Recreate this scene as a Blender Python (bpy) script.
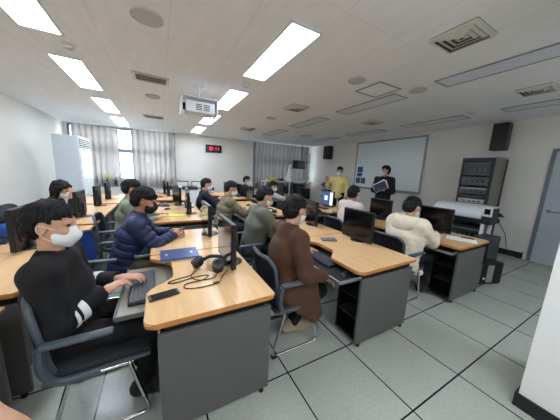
import bpy, bmesh, math, random
import numpy as np
from mathutils import Vector, Matrix

for o in list(bpy.data.objects):
    bpy.data.objects.remove(o)
SC = bpy.context.scene
COL = SC.collection
PI = math.pi
random.seed(7)
rng = np.random.default_rng(11)

# ------------------------------------------------------------------ camera
cam = bpy.data.cameras.new('camera')
cam.sensor_width = 36.0
cam.lens = 36.0 * 220.0 / 560.0
cam.clip_start = 0.02
co = bpy.data.objects.new('camera', cam)
COL.objects.link(co)
Rr = (0.87907, -0.47434, 0.0473)
Rd = (-0.03954, -0.17144, -0.9844)
Rf = (0.47506, 0.86348, -0.16946)
co.matrix_world = Matrix(((Rr[0], -Rd[0], -Rf[0], 0), (Rr[1], -Rd[1], -Rf[1], 0),
                          (Rr[2], -Rd[2], -Rf[2], 1.5), (0, 0, 0, 1)))
SC.camera = co

# ------------------------------------------------------------------ world, exposure
W = bpy.data.worlds.new('daylight')
W.use_nodes = True
bgn = W.node_tree.nodes['Background']
bgn.inputs[0].default_value = (0.86, 0.94, 1.0, 1)
bgn.inputs[1].default_value = 6.0
SC.world = W
SC.view_settings.view_transform = 'Standard'
SC.view_settings.look = 'None'
SC.view_settings.gamma = 1.0
SC.view_settings.use_curve_mapping = False
SC.view_settings.exposure = 1.25
LAMP_STRENGTH = 10.5
try:
    SC.cycles.max_bounces = 12
    SC.cycles.diffuse_bounces = 8
    SC.cycles.glossy_bounces = 3
    SC.cycles.transparent_max_bounces = 6
    SC.cycles.sample_clamp_indirect = 10.0
except Exception:
    pass

# ------------------------------------------------------------------ materials
def srgb(r, g, b):
    f = lambda c: (c / 255 / 12.92) if c / 255 <= 0.04045 else ((c / 255 + 0.055) / 1.055) ** 2.4
    return (f(r), f(g), f(b), 1)

def mat(name, rgb, rough=0.5, metal=0.0, var=0.06, scale=8.0, bump=0.0, bscale=60.0, spec=0.5, emit=None, stretch=(1, 1, 1), sheen=0.0, coat=0.0):
    """procedural surface: base colour with noise variation, optional fine bump"""
    m = bpy.data.materials.new(name)
    m.use_nodes = True
    nt = m.node_tree
    b = nt.nodes['Principled BSDF']
    c = srgb(*rgb)
    tc = nt.nodes.new('ShaderNodeTexCoord')
    mp = nt.nodes.new('ShaderNodeMapping')
    mp.inputs['Scale'].default_value = stretch
    nt.links.new(tc.outputs['Object'], mp.inputs['Vector'])
    if var > 0:
        n = nt.nodes.new('ShaderNodeTexNoise')
        n.inputs['Scale'].default_value = scale
        n.inputs['Detail'].default_value = 4
        nt.links.new(mp.outputs[0], n.inputs['Vector'])
        r = nt.nodes.new('ShaderNodeValToRGB')
        r.color_ramp.elements[0].position = 0.3
        r.color_ramp.elements[1].position = 0.7
        r.color_ramp.elements[0].color = tuple(max(0, x * (1 - var)) for x in c[:3]) + (1,)
        r.color_ramp.elements[1].color = tuple(min(1, x * (1 + var)) for x in c[:3]) + (1,)
        nt.links.new(n.outputs['Fac'], r.inputs[0])
        nt.links.new(r.outputs[0], b.inputs['Base Color'])
    else:
        b.inputs['Base Color'].default_value = c
    b.inputs['Roughness'].default_value = rough
    b.inputs['Metallic'].default_value = metal
    b.inputs['Specular IOR Level'].default_value = spec
    if coat:
        b.inputs['Coat Weight'].default_value = coat
        b.inputs['Coat Roughness'].default_value = 0.15
    if sheen:
        b.inputs['Sheen Weight'].default_value = sheen
    if bump > 0:
        n2 = nt.nodes.new('ShaderNodeTexNoise')
        n2.inputs['Scale'].default_value = bscale
        n2.inputs['Detail'].default_value = 3
        nt.links.new(mp.outputs[0], n2.inputs['Vector'])
        bp = nt.nodes.new('ShaderNodeBump')
        bp.inputs['Strength'].default_value = bump
        bp.inputs['Distance'].default_value = 0.01
        nt.links.new(n2.outputs['Fac'], bp.inputs['Height'])
        nt.links.new(bp.outputs[0], b.inputs['Normal'])
    if emit:
        b.inputs['Emission Color'].default_value = srgb(*emit[0])
        b.inputs['Emission Strength'].default_value = emit[1]
    return m

def line_mask(nt, sock, period, offset, width):
    """1 on joints of a repeating grid line along one coordinate"""
    def M(op, a, bv):
        n = nt.nodes.new('ShaderNodeMath'); n.operation = op
        nt.links.new(a, n.inputs[0])
        if bv is not None:
            n.inputs[1].default_value = bv
        return n.outputs[0]
    v = M('SUBTRACT', sock, offset - period / 2)
    v = M('DIVIDE', v, period)
    v = M('FRACT', v, None)
    v = M('SUBTRACT', v, 0.5)
    v = M('ABSOLUTE', v, None)
    return M('LESS_THAN', v, width / 2 / period)

def grid_material(name, rgb, joint_rgb, lines, rough, var, spec=0.5, blotch=None, bump=0.0, bscale=80, stretch=(1, 1, 1)):
    m = mat(name, rgb, rough, 0, var, 3.0, bump, bscale, spec, stretch=stretch)
    nt = m.node_tree
    b = nt.nodes['Principled BSDF']
    g = nt.nodes.new('ShaderNodeNewGeometry')
    sx = nt.nodes.new('ShaderNodeSeparateXYZ')
    nt.links.new(g.outputs['Position'], sx.inputs[0])
    acc = None
    for ax, per, off, wd in lines:
        s = line_mask(nt, sx.outputs[ax], per, off, wd)
        if acc is None:
            acc = s
        else:
            n = nt.nodes.new('ShaderNodeMath'); n.operation = 'MAXIMUM'
            nt.links.new(acc, n.inputs[0]); nt.links.new(s, n.inputs[1]); acc = n.outputs[0]
    src = b.inputs['Base Color'].links[0].from_socket
    if blotch:
        n = nt.nodes.new('ShaderNodeTexNoise'); n.inputs['Scale'].default_value = 45; n.inputs['Detail'].default_value = 5
        nt.links.new(g.outputs['Position'], n.inputs['Vector'])
        r = nt.nodes.new('ShaderNodeValToRGB')
        r.color_ramp.elements[0].position = 0.42; r.color_ramp.elements[0].color = (blotch, blotch, blotch * 0.97, 1)
        r.color_ramp.elements[1].position = 0.6; r.color_ramp.elements[1].color = (1, 1, 1, 1)
        nt.links.new(n.outputs['Fac'], r.inputs[0])
        mx = nt.nodes.new('ShaderNodeMix'); mx.data_type = 'RGBA'; mx.blend_type = 'MULTIPLY'
        mx.inputs[0].default_value = 1
        nt.links.new(src, mx.inputs[6]); nt.links.new(r.outputs[0], mx.inputs[7]); src = mx.outputs[2]
    mx = nt.nodes.new('ShaderNodeMix'); mx.data_type = 'RGBA'
    nt.links.new(acc, mx.inputs[0]); nt.links.new(src, mx.inputs[6])
    mx.inputs[7].default_value = srgb(*joint_rgb)
    nt.links.new(mx.outputs[2], b.inputs['Base Color'])
    return m

def glass_mat(name, tint=(0.95, 0.98, 1.0)):
    m = bpy.data.materials.new(name); m.use_nodes = True
    nt = m.node_tree; nt.nodes.clear()
    o = nt.nodes.new('ShaderNodeOutputMaterial')
    t = nt.nodes.new('ShaderNodeBsdfTransparent'); t.inputs[0].default_value = (*tint, 1)
    g = nt.nodes.new('ShaderNodeBsdfGlossy'); g.inputs['Roughness'].default_value = 0.02
    f = nt.nodes.new('ShaderNodeFresnel'); f.inputs[0].default_value = 1.45
    x = nt.nodes.new('ShaderNodeMixShader')
    nt.links.new(f.outputs[0], x.inputs[0]); nt.links.new(t.outputs[0], x.inputs[1]); nt.links.new(g.outputs[0], x.inputs[2])
    nt.links.new(x.outputs[0], o.inputs[0])
    return m

M = {}
M['wall'] = mat('wall_paint', (229, 226, 219), 0.7, var=0.015, scale=2, bump=0.02, bscale=150)
M['floor'] = grid_material('antistatic_tile', (176, 180, 170), (22, 25, 24),
                           [(0, 0.6, 0.2, 0.010), (1, 0.6, 0.006, 0.011)], 0.25, 0.04, 0.5, blotch=0.93)
M['ceil'] = grid_material('mineral_ceiling_board', (244, 245, 247), (226, 228, 230),
                          [(0, 0.6, 0.13, 0.006), (1, 1.2, 0.3, 0.005)], 0.85, 0.03, 0.2, bump=0.12, bscale=14, stretch=(4, 1, 1))
M['base'] = mat('black_rubber_skirting', (26, 28, 29), 0.5)
M['wood'] = mat('maple_laminate', (222, 180, 130), 0.27, var=0.07, scale=5, stretch=(9, 0.8, 4), spec=0.5)
M['edge'] = mat('orange_wood_edge_band', (196, 128, 66), 0.35, var=0.05, scale=10)
M['panel'] = mat('charcoal_desk_panel', (92, 92, 88), 0.42, var=0.03, scale=12, spec=0.4)
M['dark'] = mat('black_plastic', (14, 15, 17), 0.42, var=0.08, scale=30)
M['dark2'] = mat('dark_grey_plastic', (44, 46, 49), 0.45, var=0.05, scale=30)
M['screen'] = mat('switched_off_screen', (9, 10, 12), 0.12, var=0.05, scale=5, spec=0.6)
M['chrome'] = mat('chrome_tube', (205, 206, 205), 0.16, 1.0, var=0.02)
M['silver'] = mat('brushed_silver', (178, 182, 184), 0.32, 0.8, var=0.04, scale=40, stretch=(1, 20, 1))
M['armgrey'] = mat('slate_grey_plastic', (76, 82, 91), 0.45, var=0.04, scale=20)
M['mesh'] = mat('dark_blue_grey_mesh_fabric', (44, 52, 66), 0.8, var=0.12, scale=120, bump=0.2, bscale=300)
M['bluefab'] = mat('royal_blue_chair_fabric', (36, 74, 150), 0.8, var=0.1, scale=60, bump=0.15, bscale=200)
M['seatfab'] = mat('black_seat_fabric', (30, 32, 36), 0.85, var=0.1, scale=60, bump=0.2, bscale=220)
M['white'] = mat('white_enamel', (226, 230, 233), 0.35, var=0.015)
M['offwhite'] = mat('ivory_plastic', (214, 212, 204), 0.45, var=0.02)
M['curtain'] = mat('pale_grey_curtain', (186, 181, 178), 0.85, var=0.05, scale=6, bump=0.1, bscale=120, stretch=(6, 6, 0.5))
M['curtain_shaded'] = mat('shaded_grey_curtain', (146, 142, 140), 0.85, var=0.06, scale=6, bump=0.1, bscale=120, stretch=(6, 6, 0.5))  # darker copy of the curtain grey; the dim corner's shade is in the colour
M['alu'] = mat('aluminium_profile', (160, 166, 170), 0.35, 0.6, var=0.03)
M['frameblue'] = mat('blue_grey_window_frame', (120, 138, 158), 0.4, var=0.03)
M['board'] = mat('magnetic_whiteboard_enamel', (228, 238, 241), 0.22, var=0.02, scale=2)
M['door'] = mat('pale_blue_grey_door_paint', (176, 184, 192), 0.4, var=0.03, scale=3)
M['doorframe'] = mat('grey_steel_door_frame', (116, 122, 130), 0.4, var=0.03)
M['glass'] = glass_mat('window_glass')
M['lamp'] = mat('lit_lamp_diffuser', (250, 252, 255), 0.5, var=0.0, emit=((229, 240, 255), LAMP_STRENGTH))
M['lampoff'] = mat('unlit_lamp_diffuser', (222, 228, 236), 0.4, var=0.04, scale=4, stretch=(10, 1, 1))
M['grille'] = mat('speaker_grille_grey', (196, 198, 202), 0.7, var=0.06, scale=200)
M['ventdark'] = mat('dark_duct_interior', (92, 94, 97), 0.8)
M['rackside'] = mat('grey_green_rack_steel', (118, 117, 106), 0.5, var=0.03)
M['rackglass'] = mat('smoked_rack_door', (52, 62, 68), 0.15, var=0.1, scale=6)
M['rackunit'] = mat('rack_unit_front', (74, 84, 88), 0.4, var=0.15, scale=14)
M['yellow'] = mat('bright_yellow_plastic', (226, 214, 70), 0.5, var=0.05)
M['paper'] = mat('white_paper', (238, 238, 234), 0.6, var=0.02)
M['red'] = mat('red_led_digits', (200, 20, 60), 0.5, var=0.0, emit=((255, 60, 110), 0.9))
M['clockface'] = mat('dark_plum_clock_face', (58, 28, 44), 0.25, var=0.05)
M['scrblue'] = mat('lit_blue_desktop', (40, 60, 100), 0.3, var=0.1, scale=6, emit=((84, 108, 150), 0.25))
M['scrwhite'] = mat('lit_white_window', (220, 225, 230), 0.3, var=0.02, emit=((225, 232, 240), 0.38))
M['poster'] = mat('dark_blue_poster', (62, 92, 126), 0.5, var=0.35, scale=26)
M['leaf'] = mat('dark_green_leaf', (44, 58, 46), 0.6, var=0.2)
M['keycap'] = mat('black_keycap', (66, 68, 76), 0.5, var=0.05)
M['cable'] = mat('black_cable', (26, 25, 25), 0.5)
# people
M['skin'] = mat('skin', (206, 158, 130), 0.5, var=0.05, scale=18, spec=0.35)
M['skin2'] = mat('tanned_skin', (190, 138, 110), 0.5, var=0.05, scale=18, spec=0.35)
M['hair'] = mat('black_hair', (16, 14, 14), 0.55, var=0.3, scale=40, bump=0.4, bscale=90, spec=0.3, stretch=(1, 3, 0.4))
M['mask'] = mat('white_face_mask', (232, 234, 236), 0.75, var=0.02, bump=0.1, bscale=60)
M['maskblk'] = mat('black_face_mask', (26, 26, 30), 0.7, var=0.05)
M['eye'] = mat('dark_eye', (30, 22, 20), 0.2, var=0.0)
def cloth(name, rgb, var=0.07, bump=0.25, bscale=90, sheen=0.1, rough=0.85):
    M[name] = mat(name.replace('c_', '') + '_cloth', rgb, rough, var=var, scale=14, bump=bump, bscale=bscale, sheen=sheen)
cloth('c_black', (13, 13, 16), sheen=0)
cloth('c_stripe', (228, 228, 226), 0.02)
cloth('c_navy', (32, 42, 80), rough=0.6, sheen=0.02)
cloth('c_greygreen', (96, 98, 84))
cloth('c_olive', (124, 114, 86))
cloth('c_brown', (82, 50, 31), sheen=0.03)
cloth('c_cream', (226, 212, 188), 0.03)
cloth('c_blush', (206, 192, 188), 0.03)
cloth('c_suit', (18, 19, 23), sheen=0)
cloth('c_safety', (238, 218, 146), 0.05)
cloth('c_jeans', (28, 32, 46), sheen=0)
cloth('c_camo', (92, 88, 70), 0.3)
cloth('c_shirt', (210, 208, 216), 0.03)
cloth('c_darknavy', (24, 28, 42), sheen=0)
cloth('c_beige', (176, 158, 140), 0.08)
cloth('c_sage', (128, 136, 116), 0.08)
cloth('c_shoe', (188, 170, 142), 0.12, 0.1)
cloth('c_shoeblk', (30, 30, 32))

# ------------------------------------------------------------------ object helpers
def link(name, me, mats, parent=None, smooth=True):
    if not isinstance(mats, (list, tuple)):
        mats = [mats]
    for m in mats:
        me.materials.append(m)
    if smooth:
        me.polygons.foreach_set('use_smooth', [True] * len(me.polygons))
    o = bpy.data.objects.new(name, me)
    COL.objects.link(o)
    if parent is not None:
        o.parent = parent
    return o

def ob(name, bm, mats, parent=None, smooth=False, loc=None, rotz=0):
    bm.normal_update()
    me = bpy.data.meshes.new(name)
    bm.to_mesh(me); bm.free()
    o = link(name, me, mats, parent, smooth)
    if smooth:
        try:
            me.set_sharp_from_angle(angle=math.radians(40))
        except Exception:
            pass
    if loc is not None:
        o.location = loc
    o.rotation_euler.z = rotz
    return o

def tag(o, label, cat, group=None):
    o['label'] = label; o['category'] = cat
    if group:
        o['group'] = group
    return o

def empty(name, loc, rotz=0):
    o = bpy.data.objects.new(name, None)
    COL.objects.link(o)
    o.location = loc; o.rotation_euler.z = rotz
    o.empty_display_size = 0.1
    return o

def structure(o):
    o['kind'] = 'structure'
    return o

KIDS = {}
def copy_tree(o, parent=None):
    c = o.copy(); COL.objects.link(c)
    if parent is not None:
        c.parent = parent
    for ch in list(o.children):
        copy_tree(ch, c)
    return c

def B():
    return bmesh.new()

def bx(bm, lo, hi, bev=0.0, mi=0, rot=None, piv=None, seg=2):
    r = bmesh.ops.create_cube(bm, size=1.0)
    vs = r['verts']
    for v in vs:
        v.co = Vector([lo[i] + (v.co[i] + 0.5) * (hi[i] - lo[i]) for i in range(3)])
    fs = set(f for v in vs for f in v.link_faces)
    if bev > 0:
        es = set(e for v in vs for e in v.link_edges)
        rb = bmesh.ops.bevel(bm, geom=list(es), offset=bev, segments=seg, affect='EDGES', profile=0.5)
        fs = set(rb['faces']) | set(f for f in fs if f.is_valid)
        vs = list(set(v for f in fs for v in f.verts))
    for f in fs:
        if f.is_valid:
            f.material_index = mi
    if rot is not None:
        p = Vector(piv) if piv is not None else Vector([(lo[i] + hi[i]) / 2 for i in range(3)])
        bmesh.ops.rotate(bm, verts=vs, cent=p, matrix=rot)
    return vs

def frame_to(d):
    d = Vector(d).normalized()
    u = Vector((0, 0, 1)) if abs(d.z) < 0.95 else Vector((1, 0, 0))
    a = d.cross(u).normalized(); b = d.cross(a).normalized()
    return d, a, b

def ring(bm, c, a, b, r, n):
    return [bm.verts.new(Vector(c) + a * (r * math.cos(2 * PI * k / n)) + b * (r * math.sin(2 * PI * k / n))) for k in range(n)]

def bridge(bm, r0, r1, mi=0):
    n = len(r0)
    for k in range(n):
        f = bm.faces.new((r0[k], r0[(k + 1) % n], r1[(k + 1) % n], r1[k])); f.material_index = mi

def cyl(bm, p0, p1, r0, r1=None, n=16, mi=0):
    r1 = r0 if r1 is None else r1
    d, a, b = frame_to(Vector(p1) - Vector(p0))
    A = ring(bm, p0, a, b, r0, n); Bb = ring(bm, p1, a, b, r1, n)
    bridge(bm, A, Bb, mi)
    bm.faces.new(A[::-1]).material_index = mi; bm.faces.new(Bb).material_index = mi

def lathe(bm, prof, c=(0, 0, 0), n=24, axis=None, mi=0):
    c = Vector(c)
    if axis is None:
        d, a, b = Vector((0, 0, 1)), Vector((1, 0, 0)), Vector((0, 1, 0))
    else:
        d, a, b = frame_to(axis)
    prev = None
    for r, h in prof:
        R_ = ring(bm, c + d * h, a, b, max(r, 1e-4), n)
        if prev: bridge(bm, prev, R_, mi)
        else: bm.faces.new(R_[::-1]).material_index = mi
        prev = R_
    bm.faces.new(prev).material_index = mi

def fillet(pts, r, n=5):
    out = [Vector(pts[0])]
    for i in range(1, len(pts) - 1):
        p, a, b = Vector(pts[i]), Vector(pts[i - 1]), Vector(pts[i + 1])
        da, db = (a - p), (b - p)
        rr = min(r, da.length * 0.45, db.length * 0.45)
        s, e = p + da.normalized() * rr, p + db.normalized() * rr
        for k in range(n + 1):
            t = k / n
            out.append((1 - t) ** 2 * s + 2 * t * (1 - t) * p + t * t * e)
    out.append(Vector(pts[-1]))
    return out

def tube(bm, pts, r, n=10, mi=0, sx=1.0):
    pts = [Vector(p) for p in pts]
    prev = None; pa = None
    for i, p in enumerate(pts):
        if i == 0: d = pts[1] - p
        elif i == len(pts) - 1: d = p - pts[i - 1]
        else: d = (pts[i + 1] - p).normalized() + (p - pts[i - 1]).normalized()
        d.normalize()
        if pa is None:
            _, a, b = frame_to(d)
        else:
            a = (pa - d * pa.dot(d)).normalized(); b = d.cross(a)
        pa = a
        R_ = ring(bm, p, a, b, r, n)
        if prev: bridge(bm, prev, R_, mi)
        else: bm.faces.new(R_[::-1]).material_index = mi
        prev = R_
    bm.faces.new(prev).material_index = mi

def prism(bm, poly, z0, z1, mi_top=0, mi_side=0):
    lo = [bm.verts.new((x, y, z0)) for x, y in poly]
    hi = [bm.verts.new((x, y, z1)) for x, y in poly]
    n = len(poly)
    bm.faces.new(lo[::-1]).material_index = mi_side
    bm.faces.new(hi).material_index = mi_top
    for k in range(n):
        bm.faces.new((lo[k], lo[(k + 1) % n], hi[(k + 1) % n], hi[k])).material_index = mi_side

def catmull(pts, n=8):
    P = [Vector(p) for p in pts]
    P = [P[0]] + P + [P[-1]]
    out = []
    for i in range(1, len(P) - 2):
        for k in range(n):
            t = k / n
            a, b, c, d = P[i - 1], P[i], P[i + 1], P[i + 2]
            out.append(0.5 * ((2 * b) + (c - a) * t + (2 * a - 5 * b + 4 * c - d) * t * t + (3 * b - a - 3 * c + d) * t ** 3))
    out.append(P[-2])
    return out

def rotZ(a): return Matrix.Rotation(a, 3, 'Z')
def rotY(a): return Matrix.Rotation(a, 3, 'Y')
def rotX(a): return Matrix.Rotation(a, 3, 'X')

# ================================================================== ROOM SHELL
XL, XR, YN, ZC = -2.6, 6.41, -1.3, 2.75
def yb(x): return 9.42 - 0.078 * x            # the window wall runs a touch out of square
T = 0.15
b = B(); bx(b, (XL - T, YN - T, -0.1), (XR + T, 10.0, 0)); structure(ob('floor', b, M['floor']))
b = B(); bx(b, (XL - T, YN - T, ZC), (XR + T, 10.0, ZC + 0.1)); structure(ob('ceiling', b, M['ceil']))
b = B(); bx(b, (XL - T, YN - T, 0), (XL, 10.0, ZC)); structure(ob('wall_left', b, M['wall']))
b = B(); bx(b, (XR, YN - T, 0), (XR + T, 10.0, ZC)); structure(ob('wall_right', b, M['wall']))
b = B(); bx(b, (XL, YN - T, 0), (XR, YN, ZC)); structure(ob('wall_near', b, M['wall']))
W1 = (-2.52, 0.52, 0.98, 2.72); W2 = (3.58, 6.37, 0.98, 2.72)
def wall_piece(bm, x0, x1, z0, z1, d0=0.0, d1=T, mi=0):
    vs = [bm.verts.new((x, yb(x) + d, z)) for x in (x0, x1) for d in (d0, d1) for z in (z0, z1)]
    for q in ((0, 1, 3, 2), (4, 6, 7, 5), (0, 4, 5, 1), (2, 3, 7, 6), (0, 2, 6, 4), (1, 5, 7, 3)):
        bm.faces.new([vs[k] for k in q]).material_index = mi
b = B()
wall_piece(b, XL, W1[0], 0, ZC); wall_piece(b, W1[1], W2[0], 0, ZC); wall_piece(b, W2[1], XR, 0, ZC)
for w in (W1, W2):
    wall_piece(b, w[0], w[1], 0, w[2]); wall_piece(b, w[0], w[1], w[3], ZC)
structure(ob('wall_back', b, M['wall']))
for k, (w, nm) in enumerate(((W1, 3), (W2, 3))):
    b = B(); wall_piece(b, w[0], w[1], w[2], w[3], 0.075, 0.085)
    g = structure(ob('window_%d' % (k + 1), b, M['glass']))
    b = B()
    for z0, z1 in ((w[2], w[2] + 0.06), (w[3] - 0.06, w[3]), (1.91, 2.04)):
        wall_piece(b, w[0], w[1], z0, z1, 0.05, 0.11)
    for j in range(nm + 1):
        x = w[0] + 0.03 + (w[1] - w[0] - 0.06) * j / nm
        wall_piece(b, x - 0.03, x + 0.03, w[2], w[3], 0.05, 0.11)
    ob('window_frame', b, M['frameblue'], g)
    b = B(); wall_piece(b, w[0], w[1], w[2] - 0.03, w[2] + 0.012, -0.06, 0.05); ob('window_sill', b, M['offwhite'], g)
# right-hand wall baseboard and door
b = B(); bx(b, (XR - 0.015, 1.36, 0), (XR, 8.85, 0.12), 0.004); structure(ob('baseboard_right', b, M['base']))
b = B(); bx(b, (XL, YN, 0), (XL + 0.015, 9.5, 0.12), 0.004); structure(ob('baseboard_left', b, M['base']))
b = B(); wall_piece(b, XL + 0.02, XR - 0.02, 0, 0.12, -0.015, 0); structure(ob('baseboard_back', b, M['base']))
DY0, DY1, DZ = 0.30, 1.30, 2.16
b = B()
bx(b, (XR - 0.02, DY0 + 0.05, 0.01), (XR, DY1 - 0.05, DZ - 0.05), 0.004)
dr = structure(ob('door_1', b, M['door']))
b = B()
bx(b, (XR - 0.04, DY1 - 0.05, 0), (XR, DY1, DZ), 0.004); bx(b, (XR - 0.04, DY0, 0), (XR, DY0 + 0.05, DZ), 0.004)
bx(b, (XR - 0.04, DY0 + 0.05, DZ - 0.05), (XR, DY1 - 0.05, DZ), 0.004)
ob('door_frame', b, M['doorframe'], dr)
b = B(); cyl(b, (XR - 0.02, 1.17, 1.02), (XR - 0.032, 1.17, 1.02), 0.03, n=20); cyl(b, (XR - 0.03, 1.17, 1.02), (XR - 0.075, 1.17, 1.02), 0.01)
tube(b, fillet([(XR - 0.07, 1.19, 1.02), (XR - 0.07, 1.02, 1.02)], 0.01), 0.016); ob('door_handle', b, M['chrome'], dr, True)
b = B(); cyl(b, (XR - 0.02, 1.17, 1.13), (XR - 0.035, 1.17, 1.13), 0.024, n=20); ob('lock_cylinder', b, M['silver'], dr, True)
# white pillar standing out from the near wall, close to the camera
b = B(); bx(b, (2.09, YN, 0), (2.75, 0.31, ZC), 0.004); structure(ob('wall_pillar', b, mat('pillar_white_paint', (240, 238, 233), 0.6, var=0.01)))
b = B(); bx(b, (2.075, YN, 0), (2.09, 0.325, 0.10), 0.003); bx(b, (2.09, 0.31, 0), (2.75, 0.325, 0.10), 0.003); structure(ob('baseboard_pillar', b, M['base']))

# ================================================================== CEILING FITTINGS
def ceiling_lamp(x, y, lit, label, group):
    w, l = 0.145, 0.62
    r = empty('ceiling_light', (x, y, ZC))
    tag(r, label, 'light', group)
    b = B(); e = 0.02
    for lo, hi in (((-w - e, -l - e), (-w, l + e)), ((w, -l - e), (w + e, l + e)), ((-w, -l - e), (w, -l)), ((-w, l), (w, l + e))):
        bx(b, (lo[0], lo[1], -0.012), (hi[0], hi[1], 0), 0.002)
    ob('frame', b, M['white'] if lit else M['alu'], r)
    b = B(); bx(b, (-w, -l, -0.006), (w, l, 0)); ob('diffuser', b, M['lamp'] if lit else M['lampoff'], r)
ordn = ['nearest', 'second', 'third', 'farthest']
for k in range(4):
    ceiling_lamp(-0.95, 2.60 + 1.87 * k, True, 'lit white ceiling panel light, %s of the left-hand row' % ordn[k], 'lit ceiling lights')
    ceiling_lamp(1.18, 2.44 + 1.86 * k, True, 'lit white ceiling panel light, %s of the middle row by the projector' % ordn[k], 'lit ceiling lights')
for x in (-0.95, 1.18, 3.32):  # unseen panels added behind the view to brighten floor and right wall
    ceiling_lamp(x, -0.6, True, 'added unseen fill panel light behind the camera', 'lit ceiling lights')
for k in range(4):
    ceiling_lamp(3.32, 1.15 + 1.83 * k, False, 'unlit grey ceiling light, %s of the row over the white jackets' % ordn[k], 'unlit ceiling lights')
    ceiling_lamp(5.34, 1.12 + 1.83 * k, False, 'unlit grey ceiling light, %s of the row along the whiteboard wall' % ordn[k], 'unlit ceiling lights')

def square_vent(x, y, s, label):
    r = empty('ceiling_vent', (x, y, ZC)); tag(r, label, 'air vent', 'ceiling air vents')
    b = B(); bx(b, (-s, -s, -0.006), (s, s, 0)); ob('duct_opening', b, M['ventdark'], r)
    for q in range(4):
        o, i = s * (1 - q * 0.25), s * (1 - q * 0.25 - 0.15)
        z0 = -0.022 + q * 0.003
        b = B()
        v = [[b.verts.new((sx * d, sy * d, z)) for sx, sy in ((-1, -1), (1, -1), (1, 1), (-1, 1))] for d, z in ((o, -0.006), (o, z0 - 0.002), (i, z0 - 0.012), (i, z0 - 0.006))]
        for a_, c_ in zip(v, v[1:] + v[:1]):
            bridge(b, a_, c_)
        ob('louver_ring', b, M['offwhite'], r)
square_vent(2.38, 1.17, 0.18, 'large square louvred ceiling vent at top right, nearest the camera')
square_vent(2.38, 3.88, 0.18, 'square louvred ceiling vent between middle lamp row and access hatch')
square_vent(2.38, 6.6, 0.18, 'square louvred ceiling vent far back over the middle desks')
square_vent(4.47, 1.18, 0.17, 'square louvred ceiling vent at right edge between unlit lamps')
square_vent(4.4, 3.75, 0.17, 'square louvred ceiling vent in front of the whiteboard')
square_vent(4.4, 6.4, 0.17, 'square louvred ceiling vent near the back right corner')

def slot_vent(x, y, label):
    r = empty('ceiling_vent', (x, y, ZC)); tag(r, label, 'air vent', 'ceiling air vents')
    b = B(); bx(b, (-0.2, -0.13, -0.004), (0.2, 0.13, 0)); ob('duct_opening', b, M['ventdark'], r)
    b = B()
    for lo, hi in (((-0.23, -0.16), (0.23, -0.12)), ((-0.23, 0.12), (0.23, 0.16)), ((-0.23, -0.12), (-0.19, 0.12)), ((0.19, -0.12), (0.23, 0.12))):
        bx(b, (lo[0], lo[1], -0.016), (hi[0], hi[1], 0), 0.003)
    ob('frame', b, M['offwhite'], r)
    for j in range(5):
        b = B(); y_ = -0.09 + j * 0.045
        bx(b, (-0.19, y_ - 0.018, -0.015), (0.19, y_ + 0.016, -0.012), rot=rotX(0.5)); ob('slat', b, M['offwhite'], r)
slot_vent(-0.05, 3.97, 'rectangular slatted ceiling vent between left lamp row and projector')
slot_vent(-0.07, 6.85, 'rectangular slatted ceiling vent far back near the curtains')

def ceiling_speaker(x, y, r_, label):
    r = empty('ceiling_speaker', (x, y, ZC)); tag(r, label, 'speaker', 'round ceiling speakers')
    b = B(); lathe(b, [(r_, 0), (r_, -0.01), (r_ * 0.93, -0.014), (r_ * 0.92, -0.004)], n=36); ob('rim', b, M['grille'], r, True)
    b = B(); lathe(b, [(r_ * 0.92, -0.003), (r_ * 0.92, -0.008), (r_ * 0.5, -0.012), (0.001, -0.013)], n=36); ob('speaker_grille', b, M['grille'], r, True)
ceiling_speaker(-0.04, 2.44, 0.125, 'round grey ceiling speaker at top, nearest the camera')
ceiling_speaker(-0.05, 4.89, 0.12, 'round grey ceiling speaker beyond the slatted vent')
ceiling_speaker(2.35, 2.33, 0.115, 'round grey ceiling speaker left of the access hatch')
ceiling_speaker(3.3, 2.08, 0.115, 'round grey ceiling speaker right of the access hatch')
ceiling_speaker(2.36, 4.95, 0.12, 'round grey ceiling speaker far back in the middle')

def detector(x, y, label):
    r = empty('smoke_detector', (x, y, ZC)); tag(r, label, 'smoke detector')
    b = B(); lathe(b, [(0.062, 0), (0.062, -0.012), (0.05, -0.02)], n=28); ob('mounting_base', b, M['offwhite'], r, True)
    b = B(); lathe(b, [(0.045, -0.02), (0.045, -0.035), (0.03, -0.048), (0.001, -0.05)], n=24); ob('sensor_head', b, M['grille'], r, True)
detector(-0.81, 3.45, 'small round smoke detector beside the left lamp row')
detector(1.17, 3.34, 'small round smoke detector between the two brightest middle lamps')
detector(5.05, 2.1, 'small round detector on the ceiling near the wall speaker')

r = empty('access_hatch', (2.85, 2.4, ZC)); tag(r, 'square ceiling access hatch with grey rim beside an unlit lamp', 'hatch')
b = B(); bx(b, (-0.2, -0.2, -0.004), (0.2, 0.2, 0)); ob('hatch_panel', b, M['ceil'], r)
b = B()
for lo, hi in (((-0.225, -0.225), (0.225, -0.2)), ((-0.225, 0.2), (0.225, 0.225)), ((-0.225, -0.2), (-0.2, 0.2)), ((0.2, -0.2), (0.225, 0.2))):
    bx(b, (lo[0], lo[1], -0.01), (hi[0], hi[1], 0), 0.002)
ob('hatch_rim', b, M['alu'], r)

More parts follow.
